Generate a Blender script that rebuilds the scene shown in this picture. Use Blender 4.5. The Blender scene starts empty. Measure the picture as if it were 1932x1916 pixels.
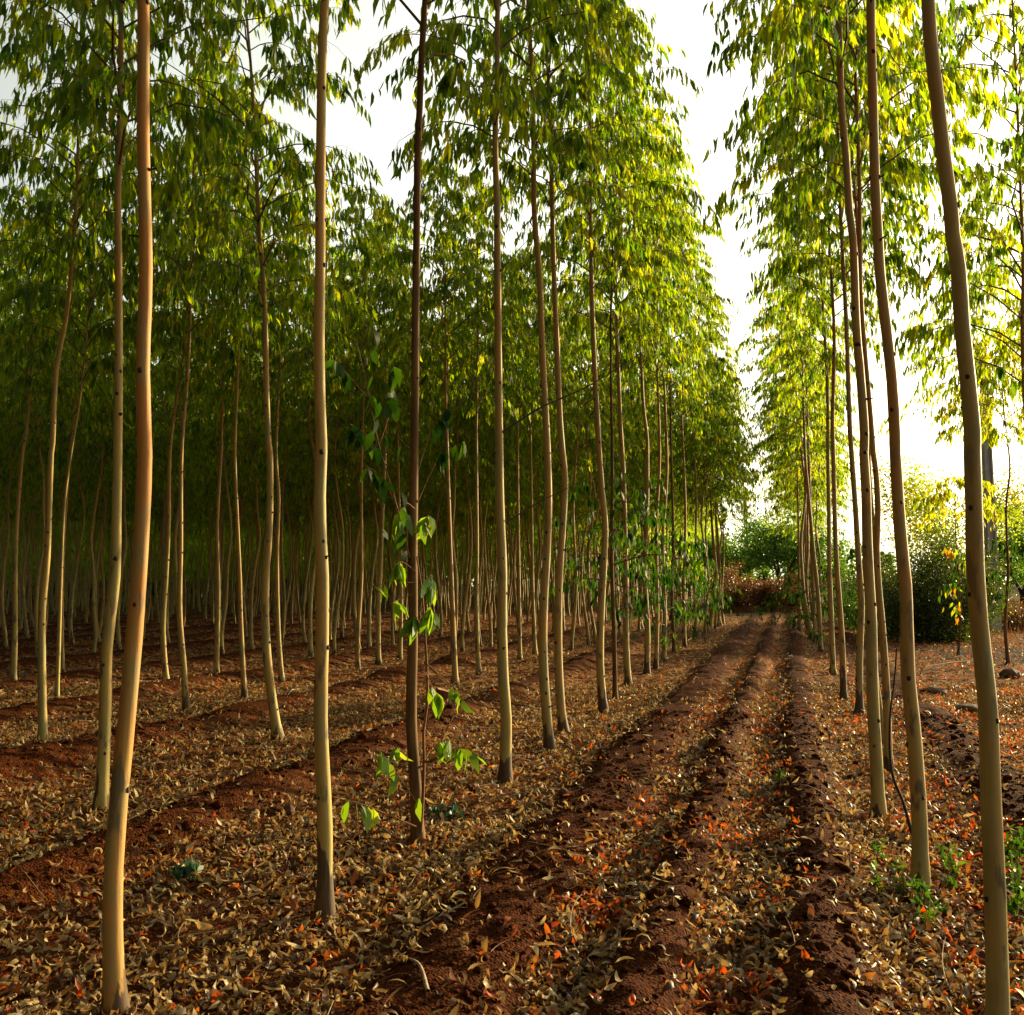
import bpy, math, random
import numpy as np

# ------------------------------------------------------------------ camera, sky, sun, exposure
SC = bpy.context.scene
COL = SC.collection
R = math.radians
CAM_H, PITCH = 1.6, math.atan(137 / 1932)
cam_d = bpy.data.cameras.new('camera')
cam = bpy.data.objects.new('camera', cam_d)
COL.objects.link(cam)
cam.location = (0, 0, CAM_H)
cam.rotation_euler = (math.pi / 2 + PITCH, 0, 0)
cam_d.sensor_fit = 'HORIZONTAL'
cam_d.sensor_width = 36
cam_d.lens = 36
cam_d.clip_start = 0.05
cam_d.clip_end = 6000
SC.camera = cam

HAZE_GLOW, HAZE_BASE = 15.0, 0.3
SUN_EL, SUN_AZ = 12.5, 50.0          # azimuth clockwise from +Y (the viewing direction)
world = bpy.data.worlds.new('World')
SC.world = world
world.use_nodes = True
wn = world.node_tree.nodes
wl = world.node_tree.links
wn.clear()
sky = wn.new('ShaderNodeTexSky')
sky.sky_type = 'NISHITA'
sky.sun_disc = False
sky.sun_elevation = R(SUN_EL)
sky.sun_rotation = R(SUN_AZ)
sky.air_density = 1.0
sky.dust_density = 4.0
sky.ozone_density = 1.0
bg = wn.new('ShaderNodeBackground')
bg.inputs['Strength'].default_value = 0.055
wo = wn.new('ShaderNodeOutputWorld')
hz = wn.new('ShaderNodeMix')                 # thin evening haze whitens the whole sky
hz.data_type = 'RGBA'
hz.blend_type = 'ADD'
hz.inputs[0].default_value = 1.0
wl.new(sky.outputs[0], hz.inputs[6])
# the haze glows towards the low sun and the horizon, and is dim overhead and behind the camera
wtc = wn.new('ShaderNodeTexCoord')
wdot = wn.new('ShaderNodeVectorMath')
wdot.operation = 'DOT_PRODUCT'
wl.new(wtc.outputs['Generated'], wdot.inputs[0])
wdot.inputs[1].default_value = (math.sin(R(SUN_AZ)) * math.cos(R(SUN_EL)), math.cos(R(SUN_AZ)) * math.cos(R(SUN_EL)), math.sin(R(SUN_EL)))
wsep = wn.new('ShaderNodeSeparateXYZ')
wl.new(wtc.outputs['Generated'], wsep.inputs[0])


def wmath(op, a, b, c=0.0, clamp=False):
    n = wn.new('ShaderNodeMath')
    n.operation = op
    n.use_clamp = clamp
    for i, x in enumerate((a, b, c)):
        if isinstance(x, (int, float)):
            n.inputs[i].default_value = x
        else:
            wl.new(x, n.inputs[i])
    return n.outputs[0]


lobe = wmath('MAXIMUM', wmath('ADD', wdot.outputs['Value'], .10), 0.0)
lobe = wmath('MULTIPLY', lobe, wmath('MULTIPLY_ADD', wmath('MAXIMUM', wsep.outputs[2], 0.0), -.65, 1.0))
lobe = wmath('MULTIPLY_ADD', lobe, HAZE_GLOW, HAZE_BASE)
hcol = wn.new('ShaderNodeVectorMath')
hcol.operation = 'SCALE'
hcol.inputs[0].default_value = (1.02, 1.0, .76)
wl.new(lobe, hcol.inputs['Scale'])
wl.new(hcol.outputs[0], hz.inputs[7])
wl.new(hz.outputs[2], bg.inputs['Color'])
wl.new(bg.outputs[0], wo.inputs['Surface'])

sun_d = bpy.data.lights.new('sun', 'SUN')
sun_d.energy = 5.0
sun_d.angle = R(0.5)
sun_d.color = (1.0, 0.80, 0.42)
sun = bpy.data.objects.new('sun', sun_d)
COL.objects.link(sun)
sun.rotation_euler = (R(90 - SUN_EL), 0, R(180 - SUN_AZ))
sun.location = (20, 20, 30)

SC.view_settings.view_transform = 'Standard'
SC.view_settings.look = 'None'
SC.view_settings.gamma = 1.0
SC.view_settings.exposure = 1.15
SC.render.engine = 'CYCLES'
cy = SC.cycles
cy.max_bounces = 10
cy.diffuse_bounces = 8
cy.glossy_bounces = 2
cy.transmission_bounces = 4
cy.transparent_max_bounces = 4
cy.caustics_reflective = False
cy.caustics_refractive = False
cy.sample_clamp_indirect = 4.0
cy.use_denoising = True
cy.use_adaptive_sampling = False

rng = np.random.default_rng(7)
TAU = 2 * math.pi


# ------------------------------------------------------------------ helpers
def ray(x, y):
    u = (x - 966) / 1932
    v = (958 - y) / 1932
    return u, math.cos(PITCH) - v * math.sin(PITCH), math.sin(PITCH) + v * math.cos(PITCH)


def at(x, y, Y):
    a, b, c = ray(x, y)
    k = Y / b
    return np.array([a * k, Y, CAM_H + c * k])


def ground_at(x, y):
    a, b, c = ray(x, y)
    k = CAM_H / -c
    return np.array([a * k, b * k, 0.0])


def hash2(ix, iy, seed):
    n = (ix.astype(np.int64) * 374761393 + iy.astype(np.int64) * 668265263 + seed * 974711) & 0x7fffffff
    n = ((n ^ (n >> 13)) * 1274126177) & 0x7fffffff
    n = (n ^ (n >> 16)) & 0xffff
    return n / 65535.0


def vnoise(x, y, seed=0):
    ix = np.floor(x)
    iy = np.floor(y)
    fx = x - ix
    fy = y - iy
    fx = fx * fx * (3 - 2 * fx)
    fy = fy * fy * (3 - 2 * fy)
    a = hash2(ix, iy, seed)
    b = hash2(ix + 1, iy, seed)
    c = hash2(ix, iy + 1, seed)
    d = hash2(ix + 1, iy + 1, seed)
    return (a * (1 - fx) + b * fx) * (1 - fy) + (c * (1 - fx) + d * fx) * fy


def fbm(x, y, o=3, seed=0):
    t = 0
    a = 0.5
    for i in range(o):
        t = t + a * (vnoise(x, y, seed + i * 17) - 0.5)
        x = x * 2.03
        y = y * 2.03
        a *= 0.5
    return t


ROW_SLOPE = 0.27
PATH_END = 50.0


def line(Y):
    return -1.483 + ROW_SLOPE * (Y - 3.82)


BARE = [(1.12, 0.33, 0.10), (1.90, 0.16, 0.105), (2.62, 0.21, 0.10), (4.12, 0.32, 0.07)]
for k in range(14):
    BARE.append((-1.45 - 2.5 * k, 0.30, 0.13))


def bump1(s, c, w):
    return np.exp(-((s - c) / w) ** 2)


def wob(s, Y):
    return s + 0.16 * fbm(s * 0.9, Y * 0.7, 2, 5) + 0.10 * fbm(s * 3, Y * 2.5, 2, 9)


def bareness(X, Y):
    s = wob(X - line(Y), Y)
    b = 0
    for c, w, h in BARE:
        b = np.maximum(b, np.exp(-(np.abs(s - c) / (w * 1.02)) ** 4))
    fade = np.clip((PATH_END + 4 - Y) / 6, 0, 1)
    return b * fade


def gheight(X, Y, fine=False):
    X = np.asarray(X, float)
    Y = np.asarray(Y, float)
    s = wob(X - line(Y), Y)
    z = 0
    for c, w, h in BARE:
        z = z + h * np.exp(-(np.abs(s - c) / (w * 1.05)) ** 2.6)
    fade = np.clip((PATH_END + 4 - Y) / 6, 0, 1)
    z = z * fade * (0.8 + 0.8 * vnoise(s * 0.7, Y * 0.9, 3)) - 0.03
    z = z + 0.10 * fbm(X * 0.7, Y * 0.7, 3, 21) + .05 * fbm(X * 3.1, Y * 3.1, 2, 24)
    if fine:
        z = z + 0.050 * fbm(X * 9, Y * 9, 4, 31) * (0.35 + bareness(X, Y))
    return z


def gz(X, Y):
    return float(gheight(np.array([X]), np.array([Y]))[0])


class MB:
    def __init__(self):
        self.v = []
        self.f = []
        self.n = 0

    def add(self, v, f, mat=0, tone=0.5):
        v = np.asarray(v, np.float32).reshape(-1, 3)
        f = np.asarray(f, np.int64)
        if len(v) == 0 or len(f) == 0:
            return
        t = np.broadcast_to(np.asarray(tone, np.float32), (len(f),)) if np.ndim(tone) < 1 or len(np.shape(tone)) == 1 else tone
        self.v.append(v)
        self.f.append((f + self.n, mat, np.array(t, np.float32)))
        self.n += len(v)

    def build(self, name, mats, parent=None, loc=None, smooth=True):
        me = bpy.data.meshes.new(name)
        v = np.concatenate(self.v)
        loops = np.concatenate([f.ravel() for f, m, t in self.f])
        tot = np.concatenate([np.full(len(f), f.shape[1]) for f, m, t in self.f])
        mat = np.concatenate([np.full(len(f), m) for f, m, t in self.f])
        tone = np.concatenate([t for f, m, t in self.f])
        me.vertices.add(len(v))
        me.vertices.foreach_set('co', v.ravel())
        me.loops.add(len(loops))
        me.loops.foreach_set('vertex_index', loops.astype(np.int32))
        me.polygons.add(len(tot))
        me.polygons.foreach_set('loop_start', np.concatenate([[0], np.cumsum(tot)[:-1]]).astype(np.int32))
        me.polygons.foreach_set('loop_total', tot.astype(np.int32))
        me.polygons.foreach_set('material_index', mat.astype(np.int32))
        me.polygons.foreach_set('use_smooth', np.full(len(tot), smooth))
        a = me.attributes.new('tone', 'FLOAT', 'FACE')
        a.data.foreach_set('value', tone.astype(np.float32))
        for m in mats:
            me.materials.append(m)
        me.update(calc_edges=True)
        o = bpy.data.objects.new(name, me)
        COL.objects.link(o)
        if parent:
            o.parent = parent
        if loc is not None:
            o.location = loc
        return o


def tube(mb, P, rad, sides=8, mat=0, tone=0.5, cap=True, wobble=0.0, r=rng):
    """a tapered tube along the points P"""
    P = np.asarray(P, float)
    n = len(P)
    rad = np.asarray(rad, float)
    T = np.gradient(P, axis=0)
    T /= np.linalg.norm(T, axis=1)[:, None] + 1e-9
    ref = np.array([1.0, 0, 0]) if abs(T[:, 0]).mean() < 0.8 else np.array([0, 1.0, 0])
    A = ref - T * (T @ ref)[:, None]
    A /= np.linalg.norm(A, axis=1)[:, None] + 1e-9
    B = np.cross(T, A)
    th = np.arange(sides) / sides * TAU
    rr = rad[:, None] * np.ones(sides)
    if wobble:
        rr = rr * (1 + wobble * r.normal(size=rr.shape) * 0.6 + wobble * r.normal(size=n)[:, None])
    V = P[:, None] + rr[..., None] * (np.cos(th)[None, :, None] * A[:, None] + np.sin(th)[None, :, None] * B[:, None])
    V = V.reshape(-1, 3)
    i = np.arange(n - 1)[:, None] * sides
    j = np.arange(sides)[None]
    k = (j + 1) % sides
    F = np.stack([i + j, i + k, i + sides + k, i + sides + j], -1).reshape(-1, 4)
    mb.add(V, F, mat, tone)
    if cap:
        mb.add(V[-sides:], [list(range(sides))], mat, tone)


def smooth_path(P, step):
    """Catmull-Rom through P, resampled"""
    P = np.asarray(P, float)
    Q = np.vstack([2 * P[0] - P[1], P, 2 * P[-1] - P[-2]])
    out = []
    for i in range(1, len(Q) - 2):
        L = np.linalg.norm(Q[i + 1] - Q[i])
        m = max(2, int(L / step))
        t = np.linspace(0, 1, m, endpoint=False)[:, None]
        a, b, c, d = Q[i - 1], Q[i], Q[i + 1], Q[i + 2]
        out.append(0.5 * (2 * b + (c - a) * t + (2 * a - 5 * b + 4 * c - d) * t ** 2 + (3 * b - a - 3 * c + d) * t ** 3))
    out.append(P[-1:])
    return np.concatenate(out)


OCT_F = np.array([[0, 2, 4], [2, 1, 4], [1, 3, 4], [3, 0, 4], [2, 0, 5], [1, 2, 5], [3, 1, 5], [0, 3, 5]])
OCT_V = np.array([[1, 0, 0], [-1, 0, 0], [0, 1, 0], [0, -1, 0], [0, 0, 1], [0, 0, -1]], float)


def icos(sub=1):
    import bmesh
    bm = bmesh.new()
    bmesh.ops.create_icosphere(bm, subdivisions=sub, radius=1)
    v = np.array([x.co[:] for x in bm.verts])
    f = np.array([[w.index for w in p.verts] for p in bm.faces])
    bm.free()
    return v, f


ICO1 = icos(1)
ICO2 = icos(2)
ICO3 = icos(3)


def unit(a):
    return a / (np.linalg.norm(a, axis=-1, keepdims=True) + 1e-9)


def leaves(mb, base, d, L, W, r, mat=0, tone=None, sickle=0.18, fold=0.15):
    """lanceolate leaves: base (N,3), direction d (N,3), length L, width W"""
    base = np.asarray(base, float)
    N = len(base)
    if N == 0:
        return
    d = unit(np.asarray(d, float))
    rnd = r.normal(size=(N, 3))
    rnd[:, 2] *= 0.25
    side = unit(np.cross(d, rnd))
    nor = np.cross(side, d)
    L = np.broadcast_to(L, (N,))[:, None]
    W = np.broadcast_to(W, (N,))[:, None]
    sk = (r.normal(size=(N, 1)) * sickle) * L
    bd = (r.normal(size=(N, 1)) * fold) * L

    def p(t, w):
        return base + d * L * t + side * (w * W * 0.5 + sk * (t * (1 - t) * 2.0 - 0.3 * t)) + nor * bd * (t - t * t) * 2
    V = np.stack([p(0, 0), p(.28, 1), p(.28, -1), p(.62, .85), p(.62, -.85), p(1, 0)], 1)
    k = np.arange(N)[:, None] * 6
    if tone is None:
        tone = r.random(N)
    base_n = mb.n
    mb.v.append(V.reshape(-1, 3).astype(np.float32))
    mb.n += N * 6
    t32 = np.asarray(tone, np.float32)
    mb.f.append((base_n + k + np.array([[0, 2, 1]]), mat, t32))
    mb.f.append((base_n + k + np.array([[1, 2, 4, 3]]), mat, t32))
    mb.f.append((base_n + k + np.array([[3, 4, 5]]), mat, t32))


def tag(o, label=None, cat=None, group=None, kind=None):
    if label:
        o['label'] = label
    if cat:
        o['category'] = cat
    if group:
        o['group'] = group
    if kind:
        o['kind'] = kind
    return o


def empty(name, loc):
    o = bpy.data.objects.new(name, None)
    o.empty_display_size = 0.2
    COL.objects.link(o)
    o.location = loc
    return o


# ------------------------------------------------------------------ materials
def new_mat(name):
    m = bpy.data.materials.new(name)
    m.use_nodes = True
    nt = m.node_tree
    nt.nodes.clear()
    return m, nt.nodes, nt.links


def N(nodes, typ, **kw):
    n = nodes.new(typ)
    for k, v in kw.items():
        if k.startswith('i_'):
            n.inputs[k[2:]].default_value = v
        else:
            setattr(n, k, v)
    return n


def ramp(nodes, stops):
    n = nodes.new('ShaderNodeValToRGB')
    el = n.color_ramp.elements
    while len(el) < len(stops):
        el.new(0.5)
    for e, (p, c) in zip(el, stops):
        e.position = p
        e.color = (*c, 1)
    return n


def mathn(nodes, links, op, a, b=None, c=None, clamp=False):
    n = nodes.new('ShaderNodeMath')
    n.operation = op
    n.use_clamp = clamp
    for i, x in enumerate((a, b, c)):
        if x is None:
            continue
        if isinstance(x, (int, float)):
            n.inputs[i].default_value = x
        else:
            links.new(x, n.inputs[i])
    return n.outputs[0]


def mixc(nodes, links, fac, a, b):
    n = nodes.new('ShaderNodeMix')
    n.data_type = 'RGBA'
    if isinstance(fac, (int, float)):
        n.inputs[0].default_value = fac
    else:
        links.new(fac, n.inputs[0])
    for sock, x in ((6, a), (7, b)):
        if isinstance(x, tuple):
            n.inputs[sock].default_value = (*x, 1)
        else:
            links.new(x, n.inputs[sock])
    return n.outputs[2]


def leaf_mat(name, stops, tstops, trans=0.5, rough=0.45, spec=0.35):
    m, n, l = new_mat(name)
    at_ = N(n, 'ShaderNodeAttribute', attribute_name='tone')
    c1 = ramp(n, stops)
    c2 = ramp(n, tstops)
    l.new(at_.outputs['Fac'], c1.inputs[0])
    l.new(at_.outputs['Fac'], c2.inputs[0])
    pb = N(n, 'ShaderNodeBsdfPrincipled')
    pb.inputs['Roughness'].default_value = rough
    pb.inputs['Specular IOR Level'].default_value = spec
    l.new(c1.outputs[0], pb.inputs['Base Color'])
    tr = N(n, 'ShaderNodeBsdfTranslucent')
    l.new(c2.outputs[0], tr.inputs['Color'])
    mx = N(n, 'ShaderNodeMixShader')
    mx.inputs[0].default_value = trans
    l.new(pb.outputs[0], mx.inputs[1])
    l.new(tr.outputs[0], mx.inputs[2])
    o = N(n, 'ShaderNodeOutputMaterial')
    l.new(mx.outputs[0], o.inputs['Surface'])
    return m


M_LEAF = leaf_mat('eucalyptus_leaf',
                  [(0, (.010, .038, .003)), (.6, (.030, .088, .005)), (1, (.080, .13, .009))],
                  [(0, (.12, .28, .004)), (.5, (.42, .56, .006)), (1, (.82, .72, .010))], 0.64)
M_BROAD = leaf_mat('young_leaf',
                   [(0, (.020, .075, .008)), (.6, (.05, .14, .012)), (1, (.12, .20, .018))],
                   [(0, (.12, .30, .008)), (.6, (.30, .48, .012)), (1, (.55, .60, .020))], 0.5, .5, .2)
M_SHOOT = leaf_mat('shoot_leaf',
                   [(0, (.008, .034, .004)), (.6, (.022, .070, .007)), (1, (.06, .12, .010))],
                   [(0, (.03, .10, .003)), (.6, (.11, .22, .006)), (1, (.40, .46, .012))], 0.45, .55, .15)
M_YELLOW = leaf_mat('yellow_green_leaf',
                    [(0, (.05, .11, .010)), (.75, (.12, .18, .014)), (.85, (.35, .16, .01)), (1, (.40, .13, .01))],
                    [(0, (.30, .45, .010)), (.75, (.55, .60, .015)), (.85, (.75, .32, .01)), (1, (.8, .25, .01))], 0.55)
M_BUSH = leaf_mat('bush_leaf',
                  [(0, (.007, .017, .003)), (1, (.035, .06, .008))],
                  [(0, (.03, .06, .003)), (1, (.20, .26, .012))], 0.35)
M_TREEGREEN = leaf_mat('round_leaf',
                       [(0, (.012, .055, .012)), (1, (.04, .12, .016))],
                       [(0, (.06, .20, .010)), (1, (.28, .45, .02))], 0.45)
M_DRY = leaf_mat('dry_brush',
                 [(0, (.028, .010, .004)), (.6, (.08, .028, .008)), (1, (.14, .06, .016))],
                 [(0, (.08, .025, .005)), (1, (.30, .12, .018))], 0.38)
M_LITTER = leaf_mat('fallen_leaf',
                    [(0, (.030, .011, .003)), (.32, (.095, .042, .013)), (.60, (.40, .26, .105)), (.70, (.60, .46, .24)), (.76, (.22, .08, .018)), (.84, (.32, .075, .010)), (1, (.36, .042, .005))],
                    [(0, (.08, .025, .005)), (.32, (.24, .10, .02)), (.62, (.46, .28, .08)), (.70, (.55, .38, .14)), (.76, (.45, .18, .025)), (.84, (.62, .15, .012)), (1, (.70, .085, .006))],
                    0.38, 0.5, 0.3)
M_WEED = leaf_mat('weed_leaf',
                  [(0, (.010, .032, .004)), (1, (.030, .07, .008))],
                  [(0, (.04, .11, .004)), (1, (.14, .26, .010))], 0.4)
M_BLUEWEED = leaf_mat('blue_green_leaf',
                      [(0, (.014, .045, .018)), (1, (.035, .085, .04))],
                      [(0, (.02, .08, .03)), (1, (.06, .15, .06))], 0.3)


def bark_mat():
    m, n, l = new_mat('smooth_bark')
    tc = N(n, 'ShaderNodeTexCoord')
    oi = N(n, 'ShaderNodeObjectInfo')
    sep = N(n, 'ShaderNodeSeparateXYZ')
    l.new(tc.outputs['Object'], sep.inputs[0])
    sc = N(n, 'ShaderNodeSeparateColor')
    l.new(oi.outputs['Color'], sc.inputs[0])
    off = N(n, 'ShaderNodeVectorMath', operation='ADD')
    l.new(tc.outputs['Object'], off.inputs[0])
    cmb = N(n, 'ShaderNodeCombineXYZ')
    l.new(mathn(n, l, 'MULTIPLY', sc.outputs[2], 37.0), cmb.inputs[2])
    l.new(cmb.outputs[0], off.inputs[1])

    def stretched(v, scale, detail=3):
        mp = N(n, 'ShaderNodeVectorMath', operation='MULTIPLY')
        l.new(off.outputs[0], mp.inputs[0])
        mp.inputs[1].default_value = v
        nz = N(n, 'ShaderNodeTexNoise')
        nz.inputs['Scale'].default_value = scale
        nz.inputs['Detail'].default_value = detail
        l.new(mp.outputs[0], nz.inputs['Vector'])
        return nz.outputs['Fac']
    z = sep.outputs[2]
    n1 = stretched((1, 1, .07), 14)
    n2 = stretched((1, 1, .30), 16, 4)
    n3 = stretched((1, 1, .35), 9, 2)
    nf = stretched((1, 1, .06), 90, 3)
    f = mathn(n, l, 'ADD', sc.outputs[0], mathn(n, l, 'MULTIPLY', z, 0.10))
    f = mathn(n, l, 'ADD', f, mathn(n, l, 'MULTIPLY_ADD', n1, 1.7, -.85), clamp=True)
    col = mixc(n, l, f, (.44, .345, .10), (.46, .19, .038))
    # greenish grey weathered streaks
    g = mathn(n, l, 'MULTIPLY', mathn(n, l, 'MULTIPLY_ADD', n3, 5.0, -2.3, clamp=True), .65)
    col = mixc(n, l, g, col, (.25, .235, .095))
    # flaked dark patches, only low on the stem
    p = mathn(n, l, 'MULTIPLY_ADD', n2, 16.0, -9.2, clamp=True)
    lowm = mathn(n, l, 'MULTIPLY_ADD', z, -.5, 1.5, clamp=True)
    col = mixc(n, l, mathn(n, l, 'MULTIPLY', p, lowm), col, (.15, .11, .055))
    # old dark bark sock at the foot
    edge = mathn(n, l, 'ADD', sc.outputs[1], mathn(n, l, 'MULTIPLY_ADD', n2, .9, -.45))
    foot = mathn(n, l, 'MULTIPLY', mathn(n, l, 'SUBTRACT', edge, z), 22.0, clamp=True)
    col = mixc(n, l, foot, col, mixc(n, l, nf, (.035, .020, .012), (.11, .065, .035)))
    col = mixc(n, l, mathn(n, l, 'MULTIPLY_ADD', nf, .5, -.08, clamp=True), col, (.22, .13, .06))
    pb = N(n, 'ShaderNodeBsdfPrincipled')
    pb.inputs['Roughness'].default_value = .62
    pb.inputs['Specular IOR Level'].default_value = .25
    l.new(col, pb.inputs['Base Color'])
    bp = N(n, 'ShaderNodeBump')
    bp.inputs['Strength'].default_value = .35
    bp.inputs['Distance'].default_value = .006
    hh = mathn(n, l, 'ADD', mathn(n, l, 'MULTIPLY', nf, .6), mathn(n, l, 'MULTIPLY', foot, .8))
    hh = mathn(n, l, 'ADD', hh, n2)
    l.new(hh, bp.inputs['Height'])
    l.new(bp.outputs[0], pb.inputs['Normal'])
    o = N(n, 'ShaderNodeOutputMaterial')
    l.new(pb.outputs[0], o.inputs['Surface'])
    return m


def plain(name, c1, c2, scale=20, rough=.8, stretch=(1, 1, 1), bump=.3, dist=.01):
    m, n, l = new_mat(name)
    tc = N(n, 'ShaderNodeTexCoord')
    mp = N(n, 'ShaderNodeVectorMath', operation='MULTIPLY')
    l.new(tc.outputs['Object'], mp.inputs[0])
    mp.inputs[1].default_value = stretch
    nz = N(n, 'ShaderNodeTexNoise')
    nz.inputs['Scale'].default_value = scale
    nz.inputs['Detail'].default_value = 5
    l.new(mp.outputs[0], nz.inputs['Vector'])
    f = mathn(n, l, 'MULTIPLY_ADD', nz.outputs['Fac'], 2.2, -.6, clamp=True)
    pb = N(n, 'ShaderNodeBsdfPrincipled')
    pb.inputs['Roughness'].default_value = rough
    pb.inputs['Specular IOR Level'].default_value = .2
    l.new(mixc(n, l, f, c1, c2), pb.inputs['Base Color'])
    bp = N(n, 'ShaderNodeBump')
    bp.inputs['Strength'].default_value = bump
    bp.inputs['Distance'].default_value = dist
    l.new(nz.outputs['Fac'], bp.inputs['Height'])
    l.new(bp.outputs[0], pb.inputs['Normal'])
    o = N(n, 'ShaderNodeOutputMaterial')
    l.new(pb.outputs[0], o.inputs['Surface'])
    return m


M_BARK = bark_mat()
M_KNOT = plain('branch_scar', (.02, .012, .008), (.07, .04, .022), 60)
M_TWIG = plain('twig_bark', (.10, .05, .025), (.22, .12, .06), 30)
M_DARKTWIG = plain('dark_twig', (.025, .018, .012), (.07, .045, .03), 30)
M_STEM = plain('red_brown_stem', (.12, .05, .022), (.26, .12, .05), 25, stretch=(1, 1, .2))
M_DEADWOOD = plain('bleached_wood', (.22, .15, .09), (.45, .35, .22), 30)
M_BROWNBARK = plain('brown_bark', (.07, .034, .012), (.22, .115, .04), 18, stretch=(1, 1, .15))
M_ROUGHBARK = plain('rough_bark', (.025, .018, .012), (.08, .055, .035), 12, stretch=(1, 1, .3), bump=.8, dist=.03)
M_CONC = plain('weathered_concrete', (.36, .33, .26), (.52, .48, .38), 6, bump=.2)
M_ROCK = plain('laterite_rock', (.06, .025, .014), (.16, .075, .04), 18, bump=.9, dist=.02)
M_CUT = plain('cut_wood', (.30, .13, .055), (.50, .28, .13), 26)
M_STUMPBARK = plain('stump_bark', (.10, .03, .014), (.26, .09, .035), 22, stretch=(1, 1, .3), bump=.8)
M_CERAMIC = plain('insulator_glaze', (.10, .05, .03), (.14, .07, .04), 8, rough=.25)
M_STEEL = plain('galvanised_steel', (.25, .24, .22), (.36, .35, .32), 14, rough=.5)


def soil_mat():
    m, n, l = new_mat('red_soil')
    tc = N(n, 'ShaderNodeTexCoord')
    at_ = N(n, 'ShaderNodeAttribute', attribute_name='litter')
    ash = N(n, 'ShaderNodeAttribute', attribute_name='ash')
    dry = N(n, 'ShaderNodeAttribute', attribute_name='dry')

    def nz(s, d=4):
        t = N(n, 'ShaderNodeTexNoise')
        t.inputs['Scale'].default_value = s
        t.inputs['Detail'].default_value = d
        l.new(tc.outputs['Object'], t.inputs['Vector'])
        return t.outputs['Fac']
    a = nz(1.3)
    b = nz(45, 5)
    vo = N(n, 'ShaderNodeTexVoronoi')
    vo.inputs['Scale'].default_value = 70
    l.new(tc.outputs['Object'], vo.inputs['Vector'])
    vc = N(n, 'ShaderNodeSeparateColor')
    l.new(vo.outputs['Color'], vc.inputs[0])
    f = mathn(n, l, 'ADD', mathn(n, l, 'MULTIPLY', a, .5), mathn(n, l, 'MULTIPLY_ADD', b, 1.6, -.6), clamp=True)
    col = mixc(n, l, f, (.018, .0045, .0012), (.085, .021, .0045))
    col = mixc(n, l, mathn(n, l, 'MULTIPLY', mathn(n, l, 'GREATER_THAN', vc.outputs[0], .8), .6), col, (.13, .036, .009))
    # fallen leaves too small to model one by one
    vl = N(n, 'ShaderNodeTexVoronoi')
    vl.inputs['Scale'].default_value = 17
    l.new(tc.outputs['Object'], vl.inputs['Vector'])
    vs = N(n, 'ShaderNodeSeparateColor')
    l.new(vl.outputs['Color'], vs.inputs[0])
    lc = ramp(n, [(0, (.07, .03, .012)), (.35, (.20, .09, .03)), (.7, (.34, .22, .11)), (.86, (.30, .07, .012)), (1, (.38, .06, .008))])
    l.new(vs.outputs[0], lc.inputs[0])
    lm = mathn(n, l, 'MULTIPLY', mathn(n, l, 'GREATER_THAN', vs.outputs[1], .35), at_.outputs['Fac'])
    col = mixc(n, l, lm, col, lc.outputs[0])
    gcol = mixc(n, l, mathn(n, l, 'MULTIPLY_ADD', nz(.35, 6), 2, -.5, clamp=True), (.09, .035, .011), (.06, .05, .012))
    col = mixc(n, l, dry.outputs['Fac'], col, gcol)
    col = mixc(n, l, ash.outputs['Fac'], col, (.025, .030, .028))
    pb = N(n, 'ShaderNodeBsdfPrincipled')
    pb.inputs['Roughness'].default_value = .9
    pb.inputs['Specular IOR Level'].default_value = .03
    l.new(col, pb.inputs['Base Color'])
    bp = N(n, 'ShaderNodeBump')
    bp.inputs['Strength'].default_value = .9
    bp.inputs['Distance'].default_value = .02
    hh = mathn(n, l, 'SUBTRACT', b, mathn(n, l, 'MULTIPLY', vo.outputs['Distance'], .7))
    hh = mathn(n, l, 'ADD', hh, mathn(n, l, 'MULTIPLY', lm, vs.outputs[2]))
    l.new(hh, bp.inputs['Height'])
    l.new(bp.outputs[0], pb.inputs['Normal'])
    o = N(n, 'ShaderNodeOutputMaterial')
    l.new(pb.outputs[0], o.inputs['Surface'])
    return m


M_SOIL = soil_mat()


# ------------------------------------------------------------------ ground
def grow(a, b, s0, g):
    out = [a]
    s = s0
    while out[-1] < b:
        out.append(out[-1] + s)
        s *= g
    return np.array(out)


Ys = np.concatenate([-grow(2, 400, 1.0, 1.5)[::-1], np.arange(-1, 2.5, .25), np.arange(2.5, 9, .035), np.arange(9, 20, .09),
                     np.arange(20, 60, .35), grow(60, 2600, 1, 1.2)])
mid = np.arange(-5.2, 4.8, .035)
lo = -grow(5.2, 45, .06, 1.02)[::-1]
hi = grow(4.8, 45, .06, 1.03)
Ss = np.concatenate([-grow(46, 2500, 2, 1.35)[::-1], lo[:-1], mid, hi[1:], grow(46, 2500, 2, 1.35)])
SS, YY = np.meshgrid(np.unique(Ss), np.unique(Ys))
XX = SS + np.where(YY < 120, line(YY), line(120.0))
ZZ = gheight(XX, YY, True)
far = np.clip((np.hypot(XX, YY) - 60) / 60, 0, 1)
ZZ = ZZ * (1 - far)
ny, nx = XX.shape
gi = (np.arange(ny - 1)[:, None] * nx + np.arange(nx - 1)[None])
gf = np.stack([gi, gi + 1, gi + 1 + nx, gi + nx], -1).reshape(-1, 4)
mb = MB()
mb.add(np.stack([XX, YY, ZZ], -1).reshape(-1, 3), gf)
ground = mb.build('ground', [M_SOIL])
tag(ground, 'red furrowed plantation soil strewn with dry leaves', 'ground', kind='structure')
bare_g = bareness(XX, YY)
dryv = np.clip((YY - PATH_END + 1) / 4, 0, 1)
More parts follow.
